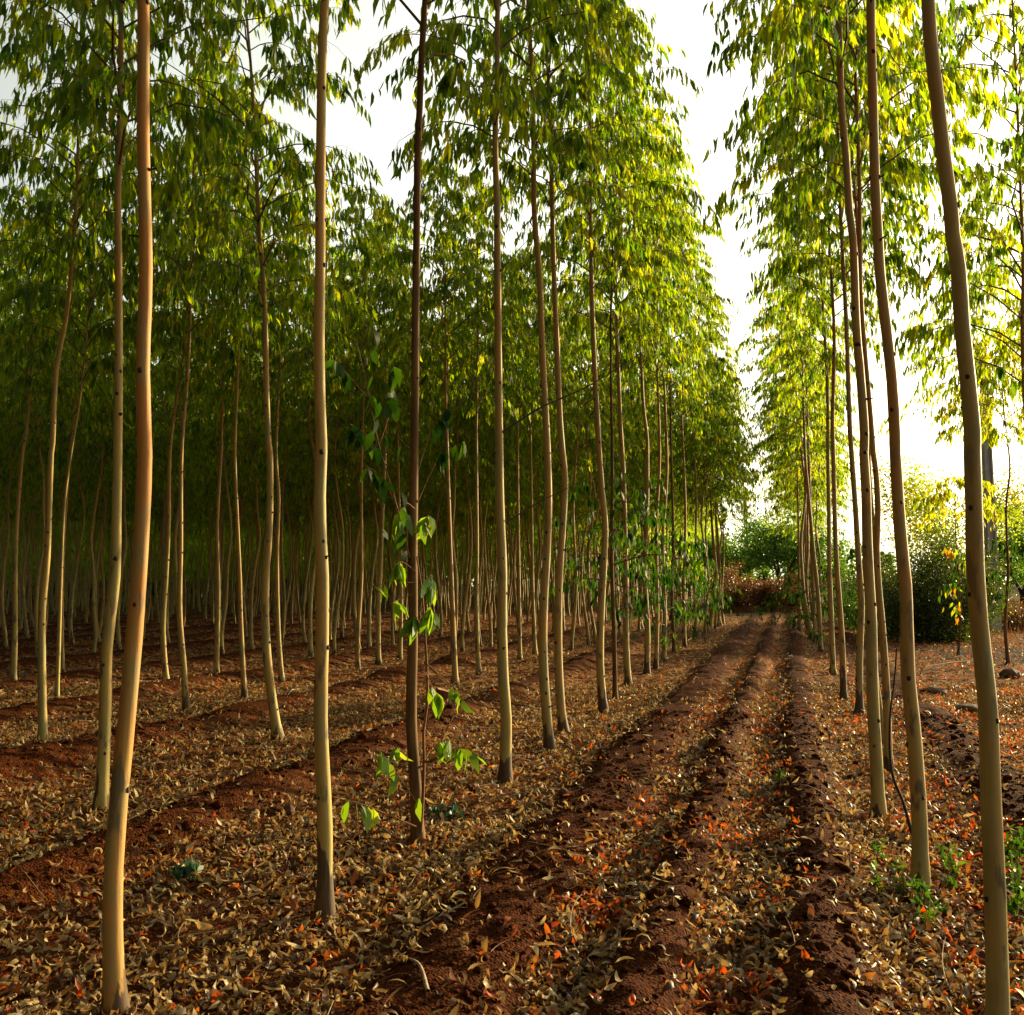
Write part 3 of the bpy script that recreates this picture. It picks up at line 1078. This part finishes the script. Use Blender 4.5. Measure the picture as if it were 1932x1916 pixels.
# beyond them the plantation reads as one mass
mb = MB()
r = np.random.default_rng(321)
around = []
for k in range(0, 16):                       # the same rows go on beside and behind the camera
    Y = -26.0
    while Y < 20:
        Y += 1.5 * r.uniform(.85, 1.15)
        X = line(Y) - 2.5 * k + r.normal(0, .1)
        if X < -.60 * max(Y, 0) - 1.9 and math.hypot(X, Y) > 2.2:
            around.append((X, Y, 0, 0))
Y = -24.0
while Y < -1.0:
    Y += 1.5
    around.append((line(Y) + 3.2, Y, 0, 0))
for X, Y, _, _ in far_spots + around:
    H = r.uniform(8.8, 10.6)
    z = gz(X, Y)
    P = np.array([[X + .08 * math.sin(q * 1.3 + X), Y, z + q] for q in np.linspace(-.1, H, 9)])
    tube(mb, P, np.linspace(.045, .006, 9), 5, 1)
    m = 900 if Y < 64 else 240
    big = 1.0 if Y < 64 else 1.9
    f = r.random(m) ** .9
    zlo = 3.8 if Y < 64 else 2.0
    zz = zlo + (H - zlo) * f
    rad = 1.25 * (1 - f) ** .6 * np.sqrt(r.random(m)) + .1
    az = r.uniform(0, TAU, m)
    cl = (r.random((26, 3)) - .5) * .5
    B = np.stack([X + rad * np.cos(az), Y + rad * np.sin(az), z + zz], -1) + cl[r.integers(26, size=m)]
    D = r.normal(0, .3, (m, 3)) + np.array([0, 0, -1.0])
    LL = r.uniform(.2, .34, m) * big
    leaves(mb, B, D, LL, LL * .2, r, 0, np.clip(r.beta(2, 2, m) * .85, 0, 1))
for i in range(150):
    az = R(r.uniform(-75, 12))
    D = r.uniform(106, 128)
    X, Y, H = D * math.sin(az), D * math.cos(az), r.uniform(8, 11)
    m = 420
    f = r.random(m)
    a = r.uniform(0, TAU, m)
    q = 2.4 * np.sqrt(r.random(m)) * (1.15 - f) ** .5
    LL = r.uniform(.6, 1.0, m)
    leaves(mb, np.stack([X + q * np.cos(a), Y + q * np.sin(a), .2 + f * H], -1), r.normal(0, .5, (m, 3)) + [0, 0, -1], LL, LL * .4, r, 2, r.random(m) * .5)
o = mb.build('distant_plantation', [M_LEAF, M_BARK, M_BUSH])
o.color = (.2, .05, .3, 1)
tag(o, 'far mass of eucalyptus stems and foliage closing the shaded rows', 'distant trees', kind='stuff')

# ---- leafy side shoots on the dark trunk beside the path
Yb = G4[1]
r = np.random.default_rng(64)


def spray(px, Y0, pts, nl, size, parent, origin, mat=M_BROAD, wf=.36, name='leaf_spray', tone=(.3, .95), rad0=.004):
    """a thin twig through pixels pts with a bunch of drooping leaves along its outer part"""
    b = MB()
    Q = smooth_path([at(x, y, Y0 + dy) - origin for x, y, dy in pts], .05)
    tube(b, Q, np.linspace(rad0, rad0 * .35, len(Q)), 5, 1)
    t = np.sort(r.uniform(.12 if nl > 12 else .55, 1.0, nl))
    B = np.stack([np.interp(t, np.linspace(0, 1, len(Q)), Q[:, c]) for c in range(3)], -1)
    if nl > 12:
        B = B + r.normal(0, .06, B.shape)
    D = r.normal(0, .33, (nl, 3)) + np.array([0, 0, -1])
    L = r.uniform(.75, 1.15, nl) * size
    leaves(b, B, D, L, L * wf * r.uniform(.85, 1.15, nl), r, 0, r.uniform(tone[0], tone[1], nl), sickle=.12, fold=.2)
    return b.build(name, [mat, M_STEM], parent)


b = MB()
st = smooth_path([at(x, y, Yb - .05) - G4 for x, y in [(794, 1570), (798, 1500), (800, 1430), (799, 1380), (806, 1330), (806, 1270), (803, 1215), (800, 1160), (794, 1100), (786, 1050)]], .06)
tube(b, st, np.linspace(.011, .0045, len(st)), 8, 0)
b.build('side_stem', [M_STEM], T4)
for pts, nl, sz in [
    ([(790, 1520, -.05), (735, 1440, -.25), (718, 1418, -.3)], 8, .145),
    ([(735, 1440, -.2), (745, 1415, -.25), (752, 1408, -.3)], 3, .13),
    ([(800, 1440, -.05), (830, 1400, -.2), (858, 1395, -.3)], 7, .135),
    ([(800, 1440, -.05), (870, 1412, -.25), (908, 1432, -.35)], 10, .14),
    ([(800, 1260, -.05), (812, 1290, -.1), (828, 1312, -.15)], 5, .15),
    ([(802, 1250, -.05), (850, 1300, -.1), (872, 1320, -.15)], 4, .12),
    ([(802, 1250, -.05), (860, 1300, -.1), (890, 1318, -.15)], 3, .11),
    ([(790, 1530, -.1), (786, 1510, -.15), (792, 1506, -.18)], 3, .13),
    ([(785, 1560, -.1), (690, 1520, -.4), (632, 1506, -.5)], 6, .15),
    ([(800, 1180, -.05), (790, 1165, -.15), (776, 1168, -.2)], 8, .15),
    ([(800, 1180, -.05), (812, 1140, -.1), (812, 1165, -.15)], 9, .16),
    ([(796, 1110, -.05), (812, 1085, -.1), (815, 1110, -.15)], 7, .15),
    ([(785, 1080, -.05), (758, 1060, -.15), (742, 1070, -.2)], 7, .15),
    ([(785, 1100, -.05), (735, 1100, -.15), (700, 1108, -.2)], 3, .14),
    ([(785, 1120, -.05), (755, 1130, -.1), (738, 1140, -.2)], 3, .17),
    ([(783, 1010, -.05), (800, 985, -.1), (815, 960, -.2)], 8, .16),
    ([(782, 960, -.05), (765, 950, -.2), (752, 985, -.25)], 7, .16),
]:
    spray(None, Yb, pts, nl, sz, T4, G4)
for pts, nl, sz in [
    ([(782, 1090, 0), (750, 960, -.15), (715, 840, -.3), (690, 720, -.45), (672, 640, -.55)], 40, .15),
    ([(750, 960, -.15), (720, 900, -.25), (690, 880, -.35)], 18, .15),
    ([(730, 880, -.2), (690, 820, -.3), (660, 800, -.4)], 18, .15),
    ([(715, 840, -.25), (740, 760, -.3), (742, 690, -.4)], 20, .15),
    ([(700, 760, -.35), (650, 700, -.5), (632, 680, -.6)], 18, .14),
    ([(782, 960, 0), (830, 860, -.1), (880, 830, -.2)], 22, .15),
    ([(784, 900, 0), (820, 800, .1), (860, 760, .15)], 18, .14),
    ([(784, 860, 0), (740, 820, .1), (700, 830, .2)], 16, .14),
]:
    spray(None, Yb, pts, int(nl * .5), sz * .9, T4, G4, mat=M_SHOOT, tone=(.0, .45), wf=.40, rad0=.005)

# ------------------------------------------------------------------ young trees and shrubs beyond the right row
GY = 'young trees in the open ground at the right'
make_tree([(1903, 1254), (1897, 1180), (1902, 1080), (1898, 960), (1905, 880), (1895, 776)], 7,
          'thin red-stemmed young tree with bright yellow-green hanging leaves, before the concrete pole', GY, H=6.6, z0=4.2, nb=24, rad=1.1,
          seed=201, sides=10, stem_mat=M_STEM, low=(1.3, 2.5, 16, .95), name='young_tree', tone=.25)[0]
yt = make_tree([(1807, 1238), (1812, 1150), (1806, 1050), (1803, 983)], 5,
               'spindly young tree with a few orange dying leaves, left of the thick leaning trunk', GY, H=4.0, z0=2.9, nb=12, rad=.8,
               seed=202, sides=8, stem_mat=M_STEM, name='young_tree', tone=.3)
yt2 = make_tree([(1846, 1236), (1848, 1120), (1846, 1000), (1842, 880), (1841, 755)], 7,
                'slender tree with long hanging leaves partly hidden behind the thick leaning trunk', GY, H=9.6, z0=4.6, nb=44, rad=1.25,
                seed=203, sides=10, name='young_tree', orange=.5, tone=.2)
make_tree([(1968, 1330)], 14,
          'tall eucalyptus beyond the right edge, only its yellow-green crown hanging into view', GY, H=11.5, z0=4.2, nb=64, rad=1.55,
          seed=204, sides=10, orange=.4, tone=.0, leafL=(.13, .24))
make_tree([(2055, 1270)], 12,
          'second eucalyptus beyond the right edge, its drooping crown filling the upper right corner', GY, H=12.0, z0=4.6, nb=60, rad=1.7,
          seed=205, sides=10, orange=.4, tone=-.05)
r = np.random.default_rng(77)
for root, g, pts in ((yt[0], yt[1], [[(1806, 1060, 0), (1795, 1035, 0), (1776, 1040, 0)], [(1806, 1080, 0), (1822, 1062, 0), (1830, 1080, 0)], [(1809, 1120, 0), (1800, 1110, 0), (1790, 1120, 0)],
                                     [(1808, 1170, 0), (1800, 1140, 0), (1793, 1146, 0)]]),):
    for p in pts:
        spray(None, g[1], p, 14, .18, root, g, mat=M_YELLOW, wf=.33, tone=(.4, 1.0))


def broad_tree(name, label, cat, px, D, H, Rr, r, mat, n=9000, ls=.12, trunk_h=.35, trunk_r=.12, group=None, flat=.55, forks=3, base_off=0.0):
    X = (px - 966) / 1932 * D
    z = gz(X, D) if D < 60 else 0.0
    root = empty(name, (X, D, z))
    tag(root, label, cat, group)
    tb = MB()
    cb = MB()
    tips = []
    for k in range(forks):
        a = TAU * k / forks + r.normal(0, .4)
        d = np.array([math.cos(a), math.sin(a), 0])
        zt = H * trunk_h
        P = [np.array([base_off * math.cos(a), base_off * math.sin(a), -.15]), d * .08 + [0, 0, zt * .5], d * Rr * .15 + [0, 0, zt], d * Rr * .38 + [0, 0, H * (trunk_h + .2)], d * Rr * .6 + [0, 0, H * .78]]
        P = smooth_path(np.array(P) + r.normal(0, .05, (5, 3)) * H * .15, H * .05)
        tube(tb, P, np.linspace(trunk_r, trunk_r * .2, len(P)), 8, 0)
        for j in range(7):
            i = int(len(P) * r.uniform(.45, .98))
            a2 = a + r.normal(0, 1.2)
            e = np.array([math.cos(a2), math.sin(a2), r.uniform(.15, .9)])
            L = Rr * r.uniform(.35, .7)
            Q = P[i] + e * (L * np.linspace(0, 1, 5))[:, None] + np.cumsum(r.normal(0, .03 * Rr, (5, 3)), 0)
            tube(tb, Q, np.linspace(trunk_r * .3, .008, 5), 5, 0)
            tips += [Q[-1], Q[3], Q[2]]
    tips = np.array(tips)
    tips[:, 2] = np.clip(tips[:, 2], H * trunk_h * .9, H * .97)
    k = r.integers(len(tips), size=n)
    sp = Rr * .20
    B = tips[k] + r.normal(0, 1, (n, 3)) * np.array([sp, sp, sp * flat])
    D_ = r.normal(0, 1, (n, 3))
    LL = r.uniform(.7, 1.3, n) * ls
    ct = r.random(len(tips))
    leaves(cb, B, D_, LL, LL * .55, r, 0, np.clip(.6 * r.random(n) + .4 * ct[k], 0, 1))
    tb.build('trunk', [M_ROUGHBARK], root)
    cb.build('crown', [mat], root)
    return root


def shrub(name, label, px, D, H, W, r, mat, n=5000, ls=.05, stems=14, group=None, cat='shrub', clumps=60):
    X = (px - 966) / 1932 * D
    z = gz(X, D) if D < 60 else 0.0
    root = empty(name, (X, D, z))
    tag(root, label, cat, group)
    sb = MB()
    cb = MB()
    tips = []
    for k in range(stems):
        a = r.uniform(0, TAU)
        q = math.sqrt(r.random())
        d = np.array([math.cos(a), math.sin(a), 0]) * q * W * .5
        h = H * (1 - .35 * q * q) * r.uniform(.75, 1.05)
        P = smooth_path(np.array([d * .25 + [0, 0, -.08], d * .5 + [0, 0, h * .35], d * .85 + [0, 0, h * .7], d * 1.05 + [0, 0, h]]) + r.normal(0, .04 * H, (4, 3)) * [1, 1, .3], H * .1)
        tube(sb, P, np.linspace(.016, .004, len(P)), 5, 0)
        for j in range(max(2, clumps // stems)):
            i = int(len(P) * r.uniform(.2, 1) - .01)
            e = P[i] + r.normal(0, .14, 3) * W * .6
            e[2] = max(.1, e[2])
            tube(sb, np.stack([P[i], e]), [.006, .002], 4, 0)
            tips.append(e)
    tips = np.array(tips)
    k = r.integers(len(tips), size=n)
    B = tips[k] + r.normal(0, 1, (n, 3)) * W * .075
    B[:, 2] = np.abs(B[:, 2]) + .02
    LL = r.uniform(.7, 1.3, n) * ls
    ct = r.random(len(tips))
    leaves(cb, B, r.normal(0, 1, (n, 3)) + [0, 0, .2], LL, LL * .5, r, 0, np.clip(.6 * r.random(n) + .4 * ct[k], 0, 1))
    sb.build('stems', [M_DARKTWIG], root)
    cb.build('foliage', [mat], root)
    return root


r = np.random.default_rng(404)
shrub('bush', 'large dark green bush behind the tan trunk in the weeds', 1752, 28, 2.6, 3.4, r, M_BUSH, 36000, .065, 30, clumps=240, cat='bush')
shrub('bush', 'lower dark bush spreading left of the large dark one', 1700, 31, 2.0, 2.6, r, M_BUSH, 20000, .065, 22, clumps=150, cat='bush')
shrub('bush', 'small yellow-green bush between two trunks right of the path', 1600, 34, 1.7, 2.0, r, M_TREEGREEN, 6000, .07, 14, cat='bush')
shrub('bush', 'olive bush beyond the orange leaves at the foot of the right row', 1648, 40, 2.0, 2.6, r, M_BUSH, 6000, .09, 14, cat='bush')
GB = 'dry bushes closing the end of the path'
shrub('dry_bush', 'rust brown dry bush left of centre at the path end', 1390, 54, 1.9, 2.4, r, M_DRY, 5000, .10, 22, GB, cat='dry bush')
shrub('dry_bush', 'brown dry bush in front of the far brown pole', 1422, 57, 1.9, 2.4, r, M_DRY, 5000, .10, 22, GB, cat='dry bush')
shrub('dry_bush', 'low tangled brown bush in the middle of the path end', 1450, 53, 1.5, 2.2, r, M_DRY, 4500, .10, 22, GB, cat='dry bush')
shrub('dry_bush', 'dark red-brown bush under the forked green tree', 1478, 55, 2.2, 2.4, r, M_DRY, 6000, .10, 22, GB, cat='dry bush')
shrub('dry_bush', 'red-tinged dry bush right of the forked green tree', 1510, 52, 1.8, 2.4, r, M_DRY, 5000, .10, 20, GB, cat='dry bush')
shrub('dry_bush', 'orange-brown dry bush left of the path end under round green tree', 1366, 56, 2.3, 2.4, r, M_DRY, 4500, .10, 20, GB, cat='dry bush')
shrub('dry_bush', 'low brown brush at the foot of the concrete pole', 1905, 34, .9, 2.4, r, M_DRY, 4000, .08, 18, cat='dry bush')
shrub('dry_bush', 'brown brush behind the dark bush, below the thick leaning trunk', 1800, 36, 1.2, 3.2, r, M_DRY, 4500, .08, 18, cat='dry bush')
broad_tree('round_tree', 'round green tree with a low forked dark trunk beyond the path', 'tree', 1474, 66, 5.7, 3.0, r, M_TREEGREEN, 11000, .17, .33, .14)
broad_tree('round_tree', 'rounded dark green tree left of the far brown pole', 'tree', 1384, 74, 5.0, 2.3, r, M_TREEGREEN, 8000, .18, .3, .12)
broad_tree('round_tree', 'smaller green tree right of the forked one, behind thin trunks', 'tree', 1538, 72, 4.6, 2.2, r, M_TREEGREEN, 7000, .18, .3, .10)
broad_tree('feathery_tree', 'light yellow-green feathery tree behind the thick leaning trunk', 'tree', 1806, 42, 6.6, 2.8, r, M_YELLOW, 9000, .12, .4, .10, flat=.8)
broad_tree('round_tree', 'deep green tree right of the concrete pole', 'tree', 1925, 60, 5.2, 2.6, r, M_TREEGREEN, 8000, .17, .3, .13)
broad_tree('feathery_tree', 'pale green tree rising behind the deep green one at the right edge', 'tree', 1945, 75, 7.6, 3.0, r, M_TREEGREEN, 7000, .2, .35, .13)

# far tree line
mb = MB()
for i in range(90):
    D = r.uniform(150, 260)
    X = D * r.uniform(.05, .72)
    H = r.uniform(4.5, 8.0) * D / 190
    W = H * r.uniform(.22, .36)
    m = 420
    f = r.random(m)
    a = r.uniform(0, TAU, m)
    q = W * (np.clip(1.1 - f, .1, 1) ** .7) * np.sqrt(r.random(m))
    B = np.stack([X + q * np.cos(a), D + q * np.sin(a), .3 + f * H], -1)
    LL = r.uniform(.5, .9, m)
    leaves(mb, B, r.normal(0, 1, (m, 3)) + [0, 0, -.6], LL, LL * .5, r, 0, np.clip(r.random(m), 0, 1))
    tube(mb, np.array([[X, D, -.2], [X, D, H * .5], [X, D, H]]), [.15, .1, .03], 5, 1)
o = mb.build('far_treeline', [M_TREEGREEN, M_ROUGHBARK])
tag(o, 'hazy far line of trees on the horizon beyond the open ground', 'tree line', kind='stuff')

# dry grass in the open ground
mb = MB()
n = 16000
Y = r.uniform(18, 70, n)
X = line(Y) + r.uniform(4.5, 26, n)
m_ = ((Y > 47) | (X - line(Y) > 7.5)) & (vnoise(X * .5, Y * .5, 88) > .35)
Y2 = r.uniform(50, 64, 7000)
X2 = line(Y2) + r.uniform(-3, 8, 7000)
X = np.concatenate([X[m_], X2])
Y = np.concatenate([Y[m_], Y2])
L = r.uniform(.12, .5, len(X))
leaves(mb, np.stack([X, Y, gheight(X, Y)], -1), r.normal(0, .35, (len(X), 3)) + [0, 0, 1], L, np.full(len(X), .012), r, 0, r.random(len(X)))
o = mb.build('dry_grass', [M_DRY])
tag(o, 'dry brown grass over the open ground beyond the trees', 'grass', kind='stuff')


# ------------------------------------------------------------------ poles and small things
def box(mb, c, s, mat=0):
    c = np.array(c, float)
    s = np.array(s, float) / 2
    v = np.array([[x, y, z] for x in (-1, 1) for y in (-1, 1) for z in (-1, 1)]) * s + c
    f = [[0, 1, 3, 2], [4, 6, 7, 5], [0, 4, 5, 1], [2, 3, 7, 6], [0, 2, 6, 4], [1, 5, 7, 3]]
    mb.add(v, f, mat)


def pole(label, px, D, H, w, name='utility_pole', mat=None, rot=0.12):
    X = (px - 966) / 1932 * D
    root = empty(name, (X, D, gz(X, D) if D < 60 else 0))
    root.rotation_euler = (0, R(-.6), rot)
    tag(root, label, 'utility pole', 'utility poles along the open ground')
    b = MB()
    # tapering body with recessed panels on its two broad faces
    zs = [(-.3, .75, 0), (.75, 3.7, 1), (3.7, 3.95, 0), (3.95, 6.3, 1), (6.3, 6.55, 0), (6.55, H - .9, 1), (H - .9, H, 0)]
    def half(z):
        return w * .5 * (1 - .42 * z / H), w * .36 * (1 - .42 * z / H)
    for z0, z1, rec in zs:
        prof = []
        for z in (z0, z1):
            a, c = half(max(z, 0))
            if rec:
                fl = a * .42
                prof.append([(-a, -c), (-a + fl, -c), (-a + fl, -c * .45), (a - fl, -c * .45), (a - fl, -c), (a, -c), (a, c), (a - fl, c), (a - fl, c * .45), (-a + fl, c * .45), (-a + fl, c), (-a, c)])
            else:
                prof.append([(-a, -c), (a, -c), (a, c), (-a, c)])
        k = len(prof[0])
        v = [(x, y, z0) for x, y in prof[0]] + [(x, y, z1) for x, y in prof[1]]
        b.add(v, [[i, (i + 1) % k, k + (i + 1) % k, k + i] for i in range(k)])
        if not rec:
            b.add(v, [[3, 2, 1, 0], [4, 5, 6, 7]])
    b.build('shaft', [mat or M_CONC], root, smooth=False)
    b = MB()
    box(b, (0, -w * .30, H - .35), (1.5, .08, .10))
    box(b, (-.32, -w * .27, H - .62), (.05, .04, .5))
    box(b, (.32, -w * .27, H - .62), (.05, .04, .5))
    arm = b.build('crossarm', [M_STEEL], root, smooth=False)
    for x in (-.65, 0, .65):
        b = MB()
        zz = np.array([0, .05, .06, .09, .10, .13, .14, .17, .19])
        rd = np.array([.015, .015, .05, .045, .03, .05, .04, .035, .01])
        tube(b, np.stack([np.full(9, x), np.full(9, -w * .30), H - .30 + zz], -1), rd, 10, 0)
        b.build('insulator', [M_CERAMIC], arm)
    return root


pole('grey concrete utility pole with recessed panels, behind the thick leaning trunk', 1871, 32.9, 9.2, .36)
pole('far brownish utility pole rising above dry bushes at the path end', 1409, 84, 9.1, .42, mat=plain('brown_concrete', (.20, .13, .07), (.32, .22, .12), 5), rot=-.1)

g = ground_at(1443, 1139)
b = MB()
X = (1443 - 966) / 1932 * 62
box(b, (0, 0, .72), (.75, .75, 1.5))
box(b, (0, 0, 1.50), (.95, .95, .09), 1)
o = empty('concrete_tank', (X, 62, 0))
tag(o, 'small pale concrete tank with a flat white lid among the dry bushes', 'concrete tank')
t = b.build('tank_body', [M_CONC, plain('whitewash', (.6, .58, .5), (.75, .72, .62), 8)], o, smooth=False)

# stump
g = ground_at(839, 1314)
root = empty('tree_stump', (g[0], g[1], gz(g[0], g[1])))
tag(root, 'low reddish cut tree stump with a pale slanted top in the leaf litter', 'stump')
r = np.random.default_rng(31)
b = MB()
k = 16
th = np.arange(k) / k * TAU
rad = .115 * (1 + .14 * r.normal(size=k))
rings = [(-.05, 1.18), (.03, 1.05), (.09, .98), (.125, .95)]
V = np.concatenate([np.stack([rad * q * np.cos(th), rad * q * np.sin(th), z + (.10 * -np.cos(th) * .35 if z > .1 else 0) + np.zeros(k)], -1) for z, q in rings])
b.add(V, [[i * k + j, i * k + (j + 1) % k, (i + 1) * k + (j + 1) % k, (i + 1) * k + j] for i in range(3) for j in range(k)])
b.build('stump_bark', [M_STUMPBARK], root)
b = MB()
b.add(V[-k:], [list(range(k))])
b.build('cut_top', [M_CUT], root)


def rock(label, px, py, s, flat, r, name='rock'):
    g = ground_at(px, py)
    z = gz(g[0], g[1])
    v, f = ICO3
    d = v / np.linalg.norm(v, axis=1)[:, None]
    m = 1 + .28 * fbm(d[:, 0] * 1.7 + px, d[:, 1] * 1.7 + d[:, 2] * 1.3, 3, 3) * 2 + .10 * fbm(d[:, 0] * 6, d[:, 1] * 6 + d[:, 2] * 5 + py, 2, 8) * 2
    b = MB()
    b.add(v * m[:, None] * s * np.array([1, .8, flat]), f)
    o = b.build(name, [M_ROCK], loc=(g[0], g[1], z + s * flat * .45))
    o.rotation_euler = (0, 0, r.uniform(0, TAU))
    tag(o, label, 'rock')


rock('round fist-sized clod among leaves left of the cream trunk', 545, 1532, .055, .85, r, 'earth_clod')
rock('rounded brown stone on the bare ridge beside the path', 1063, 1516, .045, .8, r)
rock('flat dark rock in orange leaves left of the thick leaning trunk', 1828, 1338, .19, .38, r)
rock('flat dark rock right of the tan trunk, farther back', 1762, 1306, .20, .35, r)
rock('small dark clod on the right furrow in the foreground', 1500, 1722, .035, .75, r, 'earth_clod')
rock('dark lump of earth near the young red-stemmed tree', 1905, 1275, .17, .6, r, 'earth_clod')


def stick(name, label, pts, rad0, mat, cat, lift=.02, side=None):
    P = []
    for p in pts:
        if len(p) == 3:
            P.append(at(p[0], p[1], p[2]))
        else:
            g = ground_at(*p)
            P.append(np.array([g[0], g[1], gz(g[0], g[1]) + lift]))
    P = np.array(P)
    o0 = P[0].copy()
    Q = smooth_path(P - o0, .04)
    b = MB()
    tube(b, Q, np.linspace(rad0, rad0 * .45, len(Q)), 7, 0, wobble=.04)
    if side:
        for i, e in side:
            q = Q[int(i * (len(Q) - 1))]
            tube(b, np.stack([q, q + np.array(e) * .6 + [0, 0, .004], q + np.array(e)]), [rad0 * .5, rad0 * .35, rad0 * .2], 5, 0)
    o = b.build(name, [mat], loc=o0)
    tag(o, label, cat)
    return o


GS = ground_at(1722, 1575)
stick('dead_sapling', 'dark bare dead sapling leaning between the olive and tan trunks',
      [(1722, 1578, GS[1]), (1705, 1517, GS[1]), (1686, 1469, GS[1]), (1679, 1418, GS[1] + .05), (1680, 1345, GS[1] + .1), (1688, 1280, GS[1] + .1), (1692, 1222, GS[1] + .1)], .011, M_DARKTWIG, 'dead sapling')
stick('fallen_branch', 'pale forked stick lying in the leaf-filled furrow', [(1157, 1789), (1172, 1735), (1180, 1695)], .010, M_DEADWOOD, 'branch', side=[(.95, (-.10, .0, .01)), (.6, (.03, .12, .01))])
stick('fallen_branch', 'pale bent stick running out of the bottom edge on bare soil', [(807, 1925), (790, 1870), (754, 1828)], .009, M_DEADWOOD, 'branch')
stick('fallen_branch', 'bleached twig with curled leaves on the bare soil', [(796, 1764), (840, 1752), (870, 1745), (904, 1738)], .007, M_DEADWOOD, 'branch', side=[(.4, (.05, .08, .03)), (.7, (.06, -.05, .02)), (.9, (.05, .06, .04))])
stick('fallen_branch', 'short stout brown stick near the foot of the cream trunk', [(523, 1748), (540, 1728), (556, 1710)], .016, M_TWIG, 'branch')
stick('fallen_branch', 'long thin dark branch lying right of the tan trunk', [(1745, 1265), (1790, 1258), (1850, 1248)], .013, M_DARKTWIG, 'branch', .08)
stick('fallen_branch', 'pale curved stick lying in orange leaves at the right edge', [(1908, 1425), (1922, 1418), (1945, 1421)], .011, M_DEADWOOD, 'branch', side=[(.3, (.10, -.06, .01))])
stick('fallen_branch', 'thin pale forked branch on the left leaf bed', [(535, 1345), (548, 1322), (566, 1303)], .009, M_DEADWOOD, 'branch', .05, side=[(.5, (-.02, .25, .1))])
stick('fallen_branch', 'bare pale twig sticking out of the bare ridge by the far path', [(1297, 1212), (1320, 1200), (1352, 1201)], .012, M_DEADWOOD, 'branch', .06)
stick('fallen_branch', 'slim grey branch slanting across leaves left of the dark trunk', [(700, 1558), (740, 1590), (770, 1612)], .006, M_DARKTWIG, 'branch', .06)


# weeds
def weed(label, px, py, r, mat, h, nst, ls, wf, group=None, name='weed', spread=.07):
    g = ground_at(px, py)
    root = empty(name, (g[0], g[1], gz(g[0], g[1])))
    tag(root, label, 'weed', group)
    sb = MB()
    lb = MB()
    for i in range(nst):
        a = r.uniform(0, TAU)
        d = np.array([math.cos(a), math.sin(a), 0]) * spread * r.uniform(.2, 1)
        hh = h * r.uniform(.6, 1.1)
        P = np.stack([d * .3, d * .7 + [0, 0, hh * .5], d * 1.2 + [0, 0, hh]])
        tube(sb, P, [.0022, .0018, .001], 4, 0)
        m = 7
        t = r.uniform(.2, 1, m)
        B = np.stack([np.interp(t, [0, .5, 1], P[:, c]) for c in range(3)], -1)
        D = r.normal(0, .7, (m, 3)) + np.array([0, 0, .8])
        L = r.uniform(.7, 1.2, m) * ls
        leaves(lb, B, D, L, L * wf, r, 0, r.random(m))
    sb.build('stems', [M_WEED], root)
    lb.build('leaves', [mat], root)
    return root


r = np.random.default_rng(55)
LW = 'small upright green weed growing in the leaf litter between the two right-hand trunks'
for px, py in [(1662, 1630), (1690, 1650), (1705, 1690), (1745, 1700), (1785, 1640), (1792, 1672), (1810, 1650), (1775, 1715), (1665, 1685), (1730, 1735)]:
    weed(LW, px + r.normal(0, 6), py, r, M_WEED, r.uniform(.07, .15), int(r.integers(3, 6)), .05, .30, 'green weeds around the right-hand trunks')
LW2 = 'small upright green weed at the right edge beside the thick leaning trunk'
for px, py in [(1905, 1620), (1920, 1660), (1930, 1700), (1915, 1720), (1925, 1600)]:
    weed(LW2, px, py, r, M_WEED, r.uniform(.10, .17), int(r.integers(4, 8)), .06, .33, 'green weeds at the right edge')
weed('blue-green leafy weed in the shaded litter left of the cream trunk', 355, 1655, r, M_BLUEWEED, .07, 9, .06, .5, spread=.11)
weed('low blue-green weed right of the dark leafy trunk', 850, 1535, r, M_BLUEWEED, .06, 9, .06, .5, spread=.14)
weed('small grass-green weed in the sunlit middle furrow', 1478, 1488, r, M_WEED, .06, 8, .06, .25, spread=.1)
